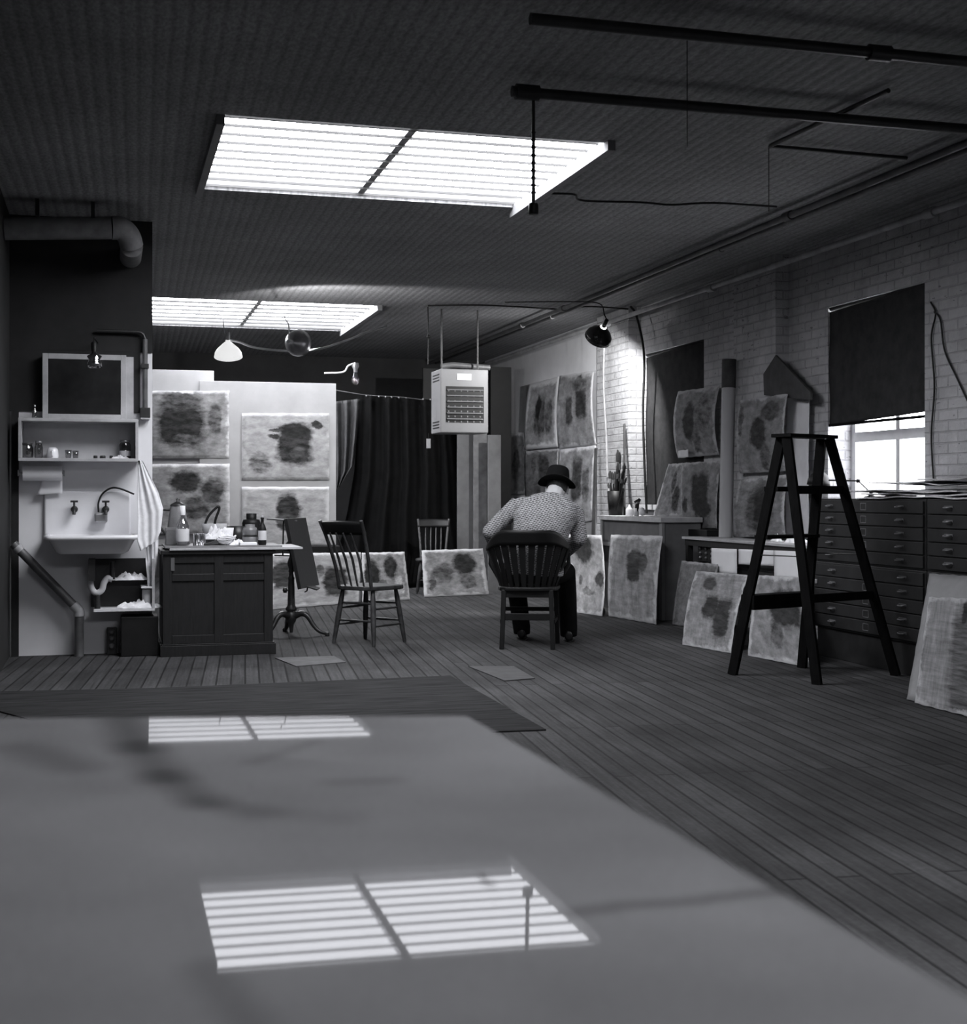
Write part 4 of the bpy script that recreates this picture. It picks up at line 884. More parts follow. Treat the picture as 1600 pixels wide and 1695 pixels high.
t = thing('paper_cup', 'white paper cup lying tilted at the near end of the low cabinet top', 'cup', (p.x, p.y, zc))
build(MB().lathe([(.0, 0), (.02, 0), (.030, .075), (.028, .075), (.018, .004), (0, .004)], (0, -.03, .026), (.25, .9, .45)), 'cup_body', M['paper'], t)
# tall bucket of brushes
bp = V3(4.85, 12.58, 0); br_ = .085
lathe_thing('brush_bucket', 'black bucket crammed with long dark brushes beside the lamp lit pier', 'bucket', (bp.x, bp.y, zc), [(0, 0), (br_*.8, 0), (br_, .24), (br_-.006, .24), (br_*.76, .008), (0, .008)], M['black'])
rnd = random.Random(4); L_ = ['long thin dark brush at the left of the black bucket', 'broad brush with bright ferrule standing left in the black bucket', 'long brush standing upright at the back of the black bucket', 'wide dark brush in the middle of the black bucket',
      'bent long brush rising highest in the black bucket', 'dark wide brush right of the middle of the black bucket', 'brush leaning right out of the black bucket', 'short broad brush in front in the black bucket', 'thin brush at the right rim of the black bucket', 'heavy dark brush tilting toward the pier from the black bucket', 'medium brush low on the left rim of the black bucket', 'stubby brush at the front right of the black bucket']
for k, lab in enumerate(L_):
    a_ = k/11*2-1; b_ = bp+V3(rnd.uniform(-.04, .04), -a_*.05, 0); b_.z = zc+.012
    h = .66-.22*abs(a_)+rnd.uniform(-.14, .10)
    brush(lab, b_, (bp.x+rnd.uniform(-.05, .06), bp.y-a_*.19, zc+h), 'long brushes in the black bucket', rnd.uniform(1.0, 1.7))
a = V3(4.96, 12.62, 0); b = on_x(1033, 702, 5.12)
one(MB().bar((a.x, a.y, zc+.002), b, .025, .018, up=(1, 0, 0)), 'wooden_stick', M['card_and_shadow'], 'long straight dark stick standing on the low cabinet against the pier', 'stick')
a = on_x(978, 860, 5.02); b = on_x(986, 742, 5.12); 
one(MB().bar((a.x, a.y, .001), b, .05, .02, up=(1, 0, 0)), 'wooden_lath', M['card_and_shadow'], 'tall dark lath standing on the floor between the lit paintings and the bucket of brushes', 'lath')

# worktable
TX, TZ = 4.84, .755
y1 = on_x(1128, 890, TX).y; y0 = on_x(1335, 900, TX).y
t = thing('worktable', 'long pale topped worktable along the brick wall behind the stepladder', 'table', (TX+.2, (y0+y1)/2, 0))
build(MB().box((TX, y0, TZ-.022), (5.27, y1, TZ)), 'tabletop', M['palepaint'], t, rel=True, bevel=.003)
build(MB().box((TX+.02, y0+.02, TZ-.075), (TX+.045, y1-.02, TZ-.022)), 'apron', M['darkwood'], t, rel=True)
for y in (y0+.05, y1-.05):
    for x in (TX+.05, 5.2): build(MB().box((x-.025, y-.025, 0), (x+.025, y+.025, TZ-.022)), 'leg', M['darkwood'], t, rel=True)
build(MB().box((TX+.06, y0+.1, .44), (TX+.10, y1-.1, .52)), 'rail', M['darkwood'], t, rel=True)
g = 'papers hanging from the worktable edge'
for (u0, v0, u1, v1, lab) in ((1177, 907, 1219, 949, 'blank white sheet hanging from the worktable edge, leftmost of the three'), (1222, 909, 1280, 934, 'blank grey sheet hanging from the worktable edge, middle of the three'), (1281, 911, 1327, 958, 'blank white sheet hanging from the worktable edge, rightmost of the three')):
    sheet('hanging_paper', lab, 'paper', *xs([(u0, v1), (u1, v1+3), (u1, v0+2), (u0, v0)], TX-.008), M['paper'], .002, ragged=.0, n=6, group=g)
a = on_x(1148, 928, TX+.02); b = on_x(1176, 893, TX+.02)
t = thing('tool_rack', 'small dark rack with rows of tool ends under the left end of the worktable', 'rack', (TX+.1, a.y, a.z))
build(MB().box((TX+.06, b.y, a.z), (TX+.19, a.y, TZ-.078)), 'rack_body', M['black'], t, rel=True)
for i in range(3):
    for j in range(3):
        build(MB().lathe([(.012, 0), (.014, .008), (.006, .016)], (TX+.06, b.y+(a.y-b.y)*(i+.5)/3, a.z+.03+.04*j), (-1, 0, 0), 10), 'tool_end', M['tin'], t, rel=True)
# sheets above the worktable
sheet('painting', 'curled painting with a tall dark figure hanging over the dark blind', ART, *xs([(1122, 759), (1190, 753), (1191, 638.5), (1122, 648)], 5.25), art('art_tall_figure', .3, [(.38, .53, .15, .3, .03, 0), (.55, .25, .1, .2, .12, 0), (.7, .6, .2, .3, .16, 0)], 19, edge=.03), .003, bow=.05)
sheet('paper_scrap', 'small blank white scrap at the lower left corner of the painting over the dark blind', 'paper', *xs([(1122, 758), (1139, 757), (1138, 744), (1122, 746)], 5.19), M['whitepaint'], .001, n=4)
sheet('painting', 'dark blotched painting standing on the black tray below the curled figure painting', ART, *xs([(1130, 874), (1186, 875), (1194, 762), (1129, 766.5)], 5.15), art('art_dark_blotch', .26, [(.52, .55, .24, .28, .02, 1), (.6, .28, .25, .14, .02, 0), (.12, .35, .08, .12, .04, 0)], 20, edge=.015), .003, bow=.02)
p = on_x(1130, 875, 5.1); q_ = on_x(1187, 876, 5.1)
one(MB().box((5.0, q_.y, TZ+.001), (5.2, p.y, on_x(1160, 876, 5.1).z)), 'black_tray', M['black'], 'black tray standing at the left end of the worktable under the dark blotched painting', 'tray', bevel=.003)
a_ = on_x(1079.5, 856, 5.0)
sheet('painting', 'pale slanting painting standing on the low cabinet, half behind the dark blotched one', ART, (1080, 857, 'x', 5.03), (1134, 855, 'x', 5.22), (1140, 766, 'x', 5.24), (1106, 768, 'x', 5.16), art('art_slanting', .4, [(.62, .35, .13, .25, .08, 0), (.45, .65, .08, .2, .12, 0)], 21, edge=.03), .003)
a = on_x(1200.5, 890, 5.05); b = on_x(1206.5, 596, 5.10); a.z = TZ+.002
t = thing('paper_roll', 'very tall grey roll of paper standing on the worktable against the brick pier', 'paper roll', tuple(a))
build(MB().tube([a, b], .058, 28), 'roll_body', M['roll'], t, rel=True)
build(MB().tube([b-(b-a).normalized()*.24, b+(b-a).normalized()*.004], [.060, .061], 28), 'dark_end', M['card_and_shadow'], t, rel=True)
sheet('painting', 'painting with a dark egg shape hanging on the brick pier left of the stepladder top', ART, *xs([(1224, 784), (1301, 780.5), (1303, 651.5), (1223, 662.5)], 5.13), art('art_egg', .3, [(.47, .52, .18, .22, .035, 0), (.7, .8, .2, .12, .09, 0), (.6, .2, .1, .2, .12, 0), (.08, .7, .06, .2, .12, 0)], 22, edge=.015), .003, bow=.03)
sheet('painting', 'painting with a dark ringed oval standing on the worktable under the egg painting', ART, *xs([(1214, 889.5), (1300, 888), (1305, 785), (1225, 795)], 5.12), art('art_ringed_oval', .3, [(.52, .5, .28, .42, .08, 0), (.55, .5, .14, .26, .02, 1)], 23, edge=.02), .003, bow=.03)
sheet('paper_sheet', 'large blank white sheet hanging between the egg painting and the bright window', 'paper', *xs([(1300, 893), (1339, 891), (1339.5, 659), (1303, 652)], 5.24), M['whitepaint'], .002, bow=.01)
pts = [on_x(u, v, 5.155) for u, v in ((1263, 619), (1283, 588), (1341, 649), (1341, 662), (1264, 654))]
m = MB(); n_ = len(pts); bk = [p_+V3(.018, 0, 0) for p_ in pts]
m.add(pts+bk, [tuple(range(n_)), tuple(reversed(range(n_, 2*n_)))]+[(i, i+n_, (i+1) % n_+n_, (i+1) % n_) for i in range(n_)])
one(m, 'dark_card_and_shadow', M['card_and_shadow'], 'pointed dark card added in place of a shadow above the egg painting', 'card_and_shadow')  # likely a shadow on the pier, built as a solid dark shape
for (u, v, w_, lab) in ((1285, 888, .05, 'crumpled white scrap on the worktable, left of the ladder rail'), (1318, 886, .09, 'bunched white paper on the worktable under the blank white sheet')):
    p = on_x(u, v, TX+.15); crumple('paper_wad', lab, 'paper', p.x, p.y, TZ+.002, w_*.7, w_, .05, M['paper'], int(u))
# small white boxes between the two paintings
p = on_x(1256, 783, 5.10); 

# ------------------------------------------------------------------ flat file cabinets
FX = 4.75
def fy(u): return on_x(u, 830, FX).y
Ya, Yb, W_ = fy(1345), fy(1531), 0
Ww = Ya-Yb
def file_case(label, y_hi, z0, z1, n, shift=0.0, ww=Ww):
    t = thing('flat_file_cabinet', label, 'cabinet', (FX+.25, y_hi-ww/2, z0), 0, 'black flat file cabinets')
    yl = y_hi-ww+.006; dz = (z1-z0-.02)/n
    build(MB().box((FX+.012, yl, z0), (5.27, y_hi, z1)), 'carcass', M['cabinet'], t, rel=True, bevel=.004)
    for k in range(n):
        za = z0+.01+k*dz
        d = build(MB().box((FX, yl+.02, za+.004), (FX+.012, y_hi-.02, za+dz-.004)), 'drawer', M['cabinet'], t, rel=True, bevel=.002)
        for f in (.175, .80):
            y = y_hi-ww*f-shift; zc_ = za+dz*.55
            build(MB().box((FX-.003, y-.042, zc_-.006), (FX, y+.042, zc_+.008)).tube(smooth_pts([(FX-.002, y-.03, zc_), (FX-.022, y-.022, zc_-.004), (FX-.022, y+.022, zc_-.004), (FX-.002, y+.03, zc_)], 4), .0055, 8), 'handle', M['cabtrim'], d, rel=True)
        y = y_hi-ww*.485-shift; fr = MB()
        zq = za+dz*.5
        for (ya_, yb_2, z_a, z_b) in ((y-.034, y+.034, zq+.020, zq+.023), (y-.034, y+.034, zq-.023, zq-.020), (y-.034, y-.031, zq-.023, zq+.023), (y+.031, y+.034, zq-.023, zq+.023)): fr.box((FX-.002, ya_, z_a), (FX, yb_2, z_b))
        build(fr, 'label_holder', M['cabholder'], d, rel=True)
M['cabholder'] = G('dull_label_frame', .22, .5, .3, bump=0)
cz = on_x(1345, 825, FX).z
for col, (yh, nm) in enumerate(((Ya, 'nearer the stepladder'), (Ya-Ww, 'at the right edge'))):
    file_case('black flat file cabinet with brass handles, upper case %s' % nm, yh, cz-.435, cz, 5)
    file_case('black flat file cabinet with brass handles, lower case %s' % nm, yh, .205, cz-.437, 5, .03)
    one(MB().box((FX+.03, yh-Ww+.01, 0), (5.25, yh-.01, .203)), 'cabinet_base', M['cabinet'], 'black plinth base under the flat file cabinets, %s' % nm, 'base', 'cabinet plinths', bevel=.004)
sheet('paper_scrap', 'torn pale label stuck on the corner of the flat file cabinet by the ladder', 'paper', *xs([(1343, 966), (1352, 967), (1352, 958), (1343, 958)], FX-.004), M['greypaint'], .001, n=3)
# newspapers
rnd = random.Random(11); NL = ['bottom newspaper of the loose pile on the flat file cabinets', 'second newspaper up in the loose pile on the flat file cabinets', 'folded newspaper in the middle of the pile on the file cabinets', 'crumpled newspaper pushed left over the cabinet edge',
     'newspaper with raised corner near the window on the file cabinets', 'topmost newspaper of the loose pile at the right edge']
yc_ = on_x(1500, 820, FX+.2).y
for k, lab in enumerate(NL):
    cx_ = FX+.27+rnd.uniform(-.03, .03); cy_ = yc_-.35+[0, -.05, .12, .42, .1, -.35][k]; rz = rnd.uniform(-.15, .15)
    sx_, sy_ = (.27, .62) if k < 3 else (.2, .30) if k == 3 else (.24, .42); ph = rnd.uniform(0, 6); zb_ = cz+.003+.020*k
    if k == 3: zb_ = cz+.03
    def fn(p_, q2, cx_=cx_, cy_=cy_, rz=rz, sx_=sx_, sy_=sy_, ph=ph, zb_=zb_, k=k):
        a_, b_ = (p_*2-1)*sx_, (q2*2-1)*sy_; z = zb_+.006*(1+math.sin(a_*14+ph+b_*5))+.003*(1+math.sin(b_*17+ph))
        if k >= 3: z += .012*(1+math.sin(b_*11+ph+a_*8))*(abs(q2*2-1))
        return (cx_+a_*math.cos(rz)-b_*math.sin(rz)*.4, cy_+b_*math.cos(rz)+a_*math.sin(rz), z)
    t = one(MB().grid(fn, 14, 26, .008 if k < 3 else .003), 'newspaper', M['news'], lab, 'newspaper', 'newspapers on the file cabinets')
# desk lamp on the cabinet
q_ = on_x(1357, 792, 5.06)
t = thing('desk_lamp', 'black swing arm desk lamp with domed shade silhouetted against the bright window', 'lamp', (5.06, q_.y, cz))
dn = V3(-.12, 0, -1)
build(MB().lathe([(.014, .0), (.03, -.012), (.065, -.04), (.082, -.08), (.086, -.115), (.083, -.115), (.078, -.08), (.06, -.04), (.01, -.012)], q_+V3(0, 0, .062), -dn*-1 if False else (.12, 0, 1), 24), 'lamp_shade', M['black'], t, rel=True)
j1 = on_x(1420, 796, 5.06); j2 = on_x(1440, 815, 5.06); s_ = on_x(1372, 795, 5.06)
build(MB().tube([s_, j1], .006, 8), 'upper_arm', M['black'], t, rel=True)
build(MB().lathe([(.004, -.012), (.013, -.01), (.013, .01), (.004, .012)], j1, (1, 0, 0), 14), 'joint', M['black'], t, rel=True)
build(MB().tube([j1, j2, (j2.x, j2.y-.01, cz+.03)], .005, 8), 'lower_arm', M['black'], t, rel=True)
build(MB().lathe([(.05, 0), (.05, .012), (.02, .02), (.012, .045), (0, .046)], (j2.x, j2.y-.01, cz), seg=18), 'base', M['black'], t, rel=True)
# ------------------------------------------------------------------ pedestal stand
def cam_pt(lat, d, z): return Vector((lat*cA+d*sA, d*cA-lat*sA, z))
pc = at_d(482, 900, 10.78)
t = thing('pedestal_stand', 'dark cast iron pedestal stand with three curved legs and a steeply tilted board', 'stand', (pc.x, pc.y, 0))
build(MB().lathe([(.012, .02), (.016, .05), (.022, .09), (.036, .11), (.042, .13), (.044, .18), (.03, .19), (.044, .20), (.046, .215), (.032, .235), (.030, .25), (.026, .40), (.024, .44), (.028, .455), (.02, .47), (.017, .50), (.024, .51), (.018, .525), (.030, .56), (.031, .58), (.022, .61), (.014, .63), (.014, .67), (.016, .70), (0, .70)], (0, 0, 0), seg=20), 'column', M['iron'], t)
for an in (-12, 108, 228):
    c_, s_ = math.cos(R(an)-YAW), math.sin(R(an)-YAW)
    P_ = smooth_pts([(.03*c_, .03*s_, .155), (.09*c_, .09*s_, .175), (.14*c_, .14*s_, .15), (.185*c_, .185*s_, .085), (.23*c_, .23*s_, .04), (.285*c_, .285*s_, .022), (.31*c_, .31*s_, .02)], 5)
    lg = build(MB().tube(P_, [.026-.014*i/(len(P_)-1) for i in range(len(P_))], 10), 'leg', M['iron'], t)
    build(MB().lathe([(.018, 0), (.02, .02), (.016, .03), (0, .032)], (.30*c_, .30*s_, 0), seg=10), 'foot', M['iron'], lg)
build(MB().lathe([(.0, -.02), (.022, -.012), (.022, .012), (0, .02)], (-.05, 0, .36), (1, 0, 0), 14), 'clamp_knob', M['iron'], t)
build(MB().tube([(-.05, 0, .36), (0, 0, .36)], .008), 'clamp_screw', M['iron'], t)
build(MB().lathe([(.03, -.05), (.05, -.03), (.055, .0), (.045, .03), (.02, .045)], (.01, 0, .71), (1, .1, .1), 16).cbox((-.04, 0, .69), (.06, .05, .04)), 'tilt_head', M['iron'], t)
def loc(u, v, d=10.78): p_ = at_d(u, v, d); return p_-V3(pc.x, pc.y, 0)
T_, B_ = loc(488, 858), loc(511, 972); ax = (B_-T_).normalized(); wv = (cam_pt(.075, .42, 0)).normalized(); nv = ax.cross(wv).normalized()
m = MB(); h1, h2 = .015, .24
vs = [P_+wv*a_+nv*b_ for P_ in (T_, B_) for a_, b_ in ((-h2, -h1), (h2, -h1), (h2, h1), (-h2, h1))]
m.add(vs, [(3, 2, 1, 0), (4, 5, 6, 7), (0, 1, 5, 4), (1, 2, 6, 5), (2, 3, 7, 6), (3, 0, 4, 7)])
build(m, 'tilted_board', M['darkwood'], t, bevel=.003)
build(MB().tube([loc(488, 905), loc(500, 915)], .02), 'board_bracket', M['iron'], t)
build(MB().bar(loc(443, 859), loc(492, 862), .12, .012), 'top_ledge', M['greymetal'], t, bevel=.002)
build(MB().tube([loc(469, 862), loc(468, 920)], .006, 8), 'support_rod', M['iron'], t)
build(MB().tube([loc(454, 919), loc(480, 920)], .006, 8), 'cross_arm', M['iron'], t)
build(MB().bar(loc(498, 966), loc(527, 975), .2, .012), 'bottom_ledge', M['iron'], t, bevel=.002)
build(MB().tube([loc(509, 970), loc(508, 978), loc(504, 980)], .006, 8), 'ledge_screw', M['iron'], t)

# ------------------------------------------------------------------ spindle back chairs
def side_chair(label, x, y, rz, sc=1.0):
    t = thing('spindle_back_chair', label, 'chair', (x, y, 0), rz)
    hs = .44
    poly = []
    for k in range(24):
        a_ = 2*PI*k/24; cx_, cy_ = math.cos(a_), math.sin(a_); f = (abs(cx_)**5+abs(cy_)**5)**(-1/5)
        poly.append((cx_*f*(.205+.018*cy_*f), cy_*f*.2))
    build(MB().prism(poly, hs-.032, hs), 'seat', M['chairwood'], t, bevel=.008)
    L_ = {}
    for nm, sx, sy in (('leg', -1, 1), ('leg', 1, 1), ('leg', -1, -1), ('leg', 1, -1)):
        a_, b_ = Vector((sx*.145, sy*.135, hs-.03)), Vector((sx*.195, sy*.185, 0)); L_[(sx, sy)] = (a_, b_)
        build(MB().tube([b_, b_.lerp(a_, .12), b_.lerp(a_, .5), b_.lerp(a_, .85), a_], [.013, .016, .021, .019, .014], 12), nm, M['chairwood'], t)
    def on(k, z): a_, b_ = L_[k]; return b_.lerp(a_, z/(hs-.03))
    for z1, z2 in ((.17, .145), (.30, .27)):
        for k1, k2, z in (((-1, 1), (1, 1), z1), ((-1, -1), (1, -1), z1+.01), ((-1, 1), (-1, -1), z2), ((1, 1), (1, -1), z2)):
            a_, b_ = on(k1, z), on(k2, z); build(MB().tube([a_, (a_+b_)/2, b_], [.007, .010, .007], 8), 'stretcher', M['chairwood'], t)
    tops = []
    for sx in (-1, 1):
        P_ = smooth_pts([(sx*.155, -.165, hs-.02), (sx*.165, -.20, hs+.15), (sx*.185, -.275, hs+.36), (sx*.20, -.335, hs+.49)], 5)
        m = MB(); [m.bar(P_[i], P_[i+1], .034, .018) for i in range(len(P_)-1)]
        build(MB().tube(P_, [.015]*(len(P_)), 10, .8), 'back_post', M['chairwood'], t); tops.append(P_)
    def cr(p_, q2):
        x_ = (p_*2-1)*.20; z = hs+.385+.09*q2; return Vector((x_, -.285-.11*(z-hs-.385)/.2-.045*(1-(p_*2-1)**2), z+.006*(1-(p_*2-1)**2)*q2))
    build(MB().grid(cr, 16, 4, .018), 'crest_rail', M['blackchair'], t)
    for k in range(4):
        x_ = -.1+.2*k/3; top = cr(.5+x_/.40, .15); build(MB().tube([(x_*.9, -.17, hs-.01), (x_, -.235, hs+.2), top+V3(0, -.009, 0)], [.007, .010, .007], 8), 'spindle', M['chairwood'], t)
    return t
ch = side_chair('worn wooden spindle back chair standing turned away, right of the pedestal stand', 1.90, 10.08, R(-50.3))
p = at_d(716, 900, 15.45)
c2 = copy_tree(ch); c2.location = (p.x, p.y, 0); c2.rotation_euler = (0, 0, R(165)); c2.scale = (.9, .9, .9)
tag(c2, 'dark spindle back chair almost lost in front of the black curtain', 'chair')

# ------------------------------------------------------------------ seated man in the bow back armchair
rf = at_d(872.5, 1074.5, 9.80); CR = R(-20)
cx0, cy0 = rf.x-.20*math.sin(CR), rf.y+.20*math.cos(CR)
t = thing('bow_back_armchair', 'near black slatted armchair with curved bow back, seen from behind under the man', 'chair', (cx0, cy0, 0), CR)
hs = .45
poly = []
for k in range(28):
    a_ = 2*PI*k/28; cx_, cy_ = math.cos(a_), math.sin(a_); f = (abs(cx_)**5+abs(cy_)**5)**(-1/5); poly.append((cx_*f*(.225+.015*cy_*f), cy_*f*.225))
BC = M['blackchair']
build(MB().prism(poly, hs-.03, hs), 'seat', BC, t, bevel=.008)
build(MB().box((-.19, -.20, hs-.075), (.19, -.175, hs-.03)), 'seat_rail', BC, t)
for sx in (-1, 1):
    build(MB().bar((sx*.185, -.215, 0), (sx*.17, -.19, hs-.02), .034, .034), 'leg', BC, t, bevel=.004)
    build(MB().bar((sx*.21, .20, 0), (sx*.195, .18, hs-.02), .034, .034), 'leg', BC, t, bevel=.004)
    build(MB().bar((sx*.19, -.20, .20), (sx*.205, .19, .20), .018, .03), 'stretcher', BC, t)
build(MB().bar((-.18, -.205, .235), (.18, -.205, .235), .018, .05), 'stretcher', BC, t, bevel=.003)
build(MB().bar((-.20, .19, .26), (.20, .19, .26), .018, .03), 'stretcher', BC, t)
def bowpt(s_):      # s_ -1..1 around the back from left arm end to right arm end
    a_ = s_*PI*.5
    if abs(s_) <= .72:
        an = s_/.72*PI/2; return Vector((.315*math.sin(an), -.02-.27*math.cos(an), 0))
    e = (abs(s_)-.72)/.28; return Vector((math.copysign(.315-.03*e, s_), -.02+.24*e, 0))
def bow_top(s_): e = max(0, min(1, (abs(s_)-.25)/.45)); e = e*e*(3-2*e); return .865*(1-e)+.735*e
def bow_bot(s_): e = max(0, min(1, (abs(s_)-.25)/.45)); e = e*e*(3-2*e); return .755*(1-e)+.705*e
def bow(p_, q2):
    s_ = p_*2-1; P_ = bowpt(s_); P_.z = bow_bot(s_)*(1-q2)+bow_top(s_)*q2; P_.y -= .03*q2*(1 if abs(s_) < .5 else 0)*math.cos(min(1, abs(s_)/.5)*PI/2); return P_
build(MB().grid(bow, 48, 4, .032), 'bow_rail', BC, t)
for k in range(12):
    s_ = (k-5.5)/5.5*.58; P_ = bowpt(s_); 
    b_ = Vector((P_.x*.66, max(-.205, P_.y*.72), hs-.005)); P_.z = bow_bot(s_)+.02
    build(MB().bar(b_, P_*1+V3(0, .012, 0), .031, .012, up=(P_.x, P_.y, 0), w2=.052), 'slat', BC, t)
for sx in (-1, 1):
    P_ = bowpt(sx*.93); build(MB().tube([(sx*.20, .12, hs-.01), (P_.x, P_.y, .60), (P_.x, P_.y, .71)], [.013, .018, .013], 10), 'arm_post', BC, t)

def remesh(ob, vox, sm=6, f=.5):
    r_ = ob.modifiers.new('remesh', 'REMESH'); r_.mode = 'VOXEL'; r_.voxel_size = vox; r_.use_smooth_shade = True
    s_ = ob.modifiers.new('smooth', 'SMOOTH'); s_.iterations = sm; s_.factor = f
def ellip(m, c_, r_, rot=(0, 0, 0), seg=20):
    q2 = Matrix.Translation(c_) @ Matrix.Rotation(R(rot[2]), 4, 'Z') @ Matrix.Rotation(R(rot[0]), 4, 'X') @ Matrix.Rotation(R(rot[1]), 4, 'Y')
    vs, fs = [], []; n_ = 12
    for i in range(1, n_):
        th = PI*i/n_
        for k in range(seg): vs.append(q2 @ Vector((r_[0]*math.sin(th)*math.cos(2*PI*k/seg), r_[1]*math.sin(th)*math.sin(2*PI*k/seg), -r_[2]*math.cos(th))))
    fs = [(i*seg+k, i*seg+(k+1) % seg, (i+1)*seg+(k+1) % seg, (i+1)*seg+k) for i in range(n_-2) for k in range(seg)]
    vs.append(q2 @ Vector((0, 0, -r_[2]))); vs.append(q2 @ Vector((0, 0, r_[2]))); b_, t_ = len(vs)-2, len(vs)-1
    fs += [(b_, (k+1) % seg, k) for k in range(seg)]+[(t_, (n_-2)*seg+k, (n_-2)*seg+(k+1) % seg) for k in range(seg)]
    m.add(vs, fs, True); return m
def eloft(m, secs, seg=28):
    """secs: (centre, rx, ry, tilt about x in degrees)"""
    vs = []
    for c_, rx, ry, tl in secs:
        q2 = Matrix.Translation(c_) @ Matrix.Rotation(R(tl), 4, 'X')
        vs += [q2 @ Vector((rx*math.copysign(abs(math.cos(a_))**.85, math.cos(a_)), ry*math.copysign(abs(math.sin(a_))**.85, math.sin(a_)), 0)) for a_ in [2*PI*k/seg for k in range(seg)]]
    n_ = len(secs); m.add(vs, [(i*seg+k, i*seg+(k+1) % seg, (i+1)*seg+(k+1) % seg, (i+1)*seg+k) for i in range(n_-1) for k in range(seg)]+[tuple(reversed(range(seg))), tuple(range((n_-1)*seg, n_*seg))], True)
    return m
man = thing('person', 'man in checked tweed jacket and black hat seen from behind, seated with bowed head', 'person', (cx0, cy0, 0), CR)
SL, EL, WL = Vector((-.075, .08, 1.045)), Vector((-.285, .03, .845)), Vector((-.235, .19, .68))
SR, ER, WR = Vector((.335, .07, 1.0)), Vector((.375, .03, .80)), Vector((.27, .26, .68))
HD = Vector((.205, .25, 1.175)); NB = Vector((.15, .10, 1.06))
HL, HR_ = Vector((-.075, .02, .54)), Vector((.12, .02, .54))
KL, KR = Vector((-.13, .44, .53)), Vector((.27, .38, .53))
AL, AR = Vector((-.075, .50, .09)), Vector((.29, .36, .09))
m = MB()
ellip(m, HD+V3(0, .0, .012), (.076, .094, .104), (-28, 0, 0)); ellip(m, HD+V3(0, .045, -.055), (.056, .062, .07), (-28, 0, 0))
ellip(m, HD+V3(.0, .118, -.052), (.014, .022, .026), (-28, 0, 0)); m.lathe([(.0, -.006), (.02, -.004), (.02, .004), (0, .006)], HD+V3(0, .085, -.092), (0, .8, -.5), 12)
for sx in (-1, 1): ellip(m, HD+V3(sx*.079, .004, -.02), (.011, .024, .036), (-15, 0, sx*14))
m.tube([NB+V3(0, -.02, -.02), NB.lerp(HD, .5), HD+V3(0, -.03, .01)], [.068, .060, .062], 18)
eloft(m, [((.02, .02, .47), .16, .13, 0), ((.03, -.02, .62), .15, .12, 0), ((.07, -.04, .80), .155, .12, -5), ((.12, .01, .96), .19, .11, -20), ((.14, .06, 1.04), .15, .09, -30), ((.15, .10, 1.08), .07, .06, -30)])
for a_, b_, c_ in ((SL, EL, WL), (SR, ER, WR)):
    m.tube([a_, a_.lerp(b_, .5), b_], [.052, .046, .038], 14); m.tube([b_, b_.lerp(c_, .35), c_], [.038, .038, .026], 14)
for a_, b_, c_ in ((HL, KL, AL), (HR_, KR, AR)):
    m.tube([a_, a_.lerp(b_, .5), b_], [.085, .072, .055], 16); m.tube([b_, b_.lerp(c_, .3), c_], [.055, .052, .036], 16); ellip(m, b_, (.055, .055, .055))
    m.tube([c_+V3(0, -.04, -.03), c_+V3(0, .06, -.04), c_+V3(0, .15, -.055)], [.03, .036, .022], 12)
def hand(m, w_, d_, side, curl=1.0):
    d_ = Vector(d_).normalized(); n_ = Vector((side*.35, -.3, .9)); n_ = (n_-d_*n_.dot(d_)).normalized(); s_ = d_.cross(n_)*side
    m.tube([w_-d_*.02, w_+d_*.03, w_+d_*.085], [.022, .030, .034], 14, .5)
    for k, (ln, off) in enumerate(((.072, -.027), (.080, -.009), (.075, .009), (.058, .026))):
        b_ = w_+d_*.078+s_*off*-1; e1 = b_+d_*ln*.5-n_*.010*curl; e2 = e1+(d_*.6-n_*.8*curl).normalized()*ln*.33; e3 = e2+(d_*.1-n_*curl).normalized()*ln*.27
        m.tube([b_-d_*.02, b_, e1, e2, e3], [.009, .0092, .0085, .0078, .0062], 10)
    b_ = w_+d_*.03+s_*.026; m.tube([b_-s_*.01, b_+s_*.022+d_*.018-n_*.008, b_+s_*.03+d_*.045-n_*.018, b_+s_*.024+d_*.066-n_*.026], [.013, .012, .0095, .007], 10)
hand(m, WL, (.12, .35, -.92), 1); hand(m, WR, (-.45, .6, -.45), -1)
body = build(m, 'body', M['skin'], man); remesh(body, .0045, 3, .4)
# head details
for sx in (-1, 1): build(ellip(MB(), HD+V3(sx*.03, .093, -.012), (.011, .008, .009)), 'eye', M['porcelain'], man)
m = MB(); ellip(m, HD+V3(0, -.008, .012), (.081, .092, .085), (-28, 0, 0)); build(m, 'hair', M['hair'], man)
# jacket
m = MB()
eloft(m, [((.05, -.005, .52), .21, .155, 0), ((.055, -.03, .62), .205, .15, 0), ((.075, -.06, .76), .205, .145, -3), ((.105, -.055, .88), .215, .145, -8), ((.125, -.03, .96), .235, .14, -16), ((.13, .01, 1.03), .225, .125, -28), ((.14, .045, 1.075), .16, .10, -35), ((.15, .08, 1.10), .085, .075, -35)])
ellip(m, SL+V3(.03, -.01, -.015), (.085, .085, .075)); ellip(m, SR+V3(-.03, -.01, -.01), (.085, .085, .08))
for a_, b_, c_ in ((SL, EL, WL), (SR, ER, WR)):
    m.tube([a_, a_.lerp(b_, .5)+V3(0, 0, .005), b_], [.074, .066, .060], 18); ellip(m, b_, (.060, .060, .060)); m.tube([b_, b_.lerp(c_, .4), c_], [.059, .055, .043], 18)
jk = build(m, 'jacket', M['tweed'], man); remesh(jk, .009, 5, .5)
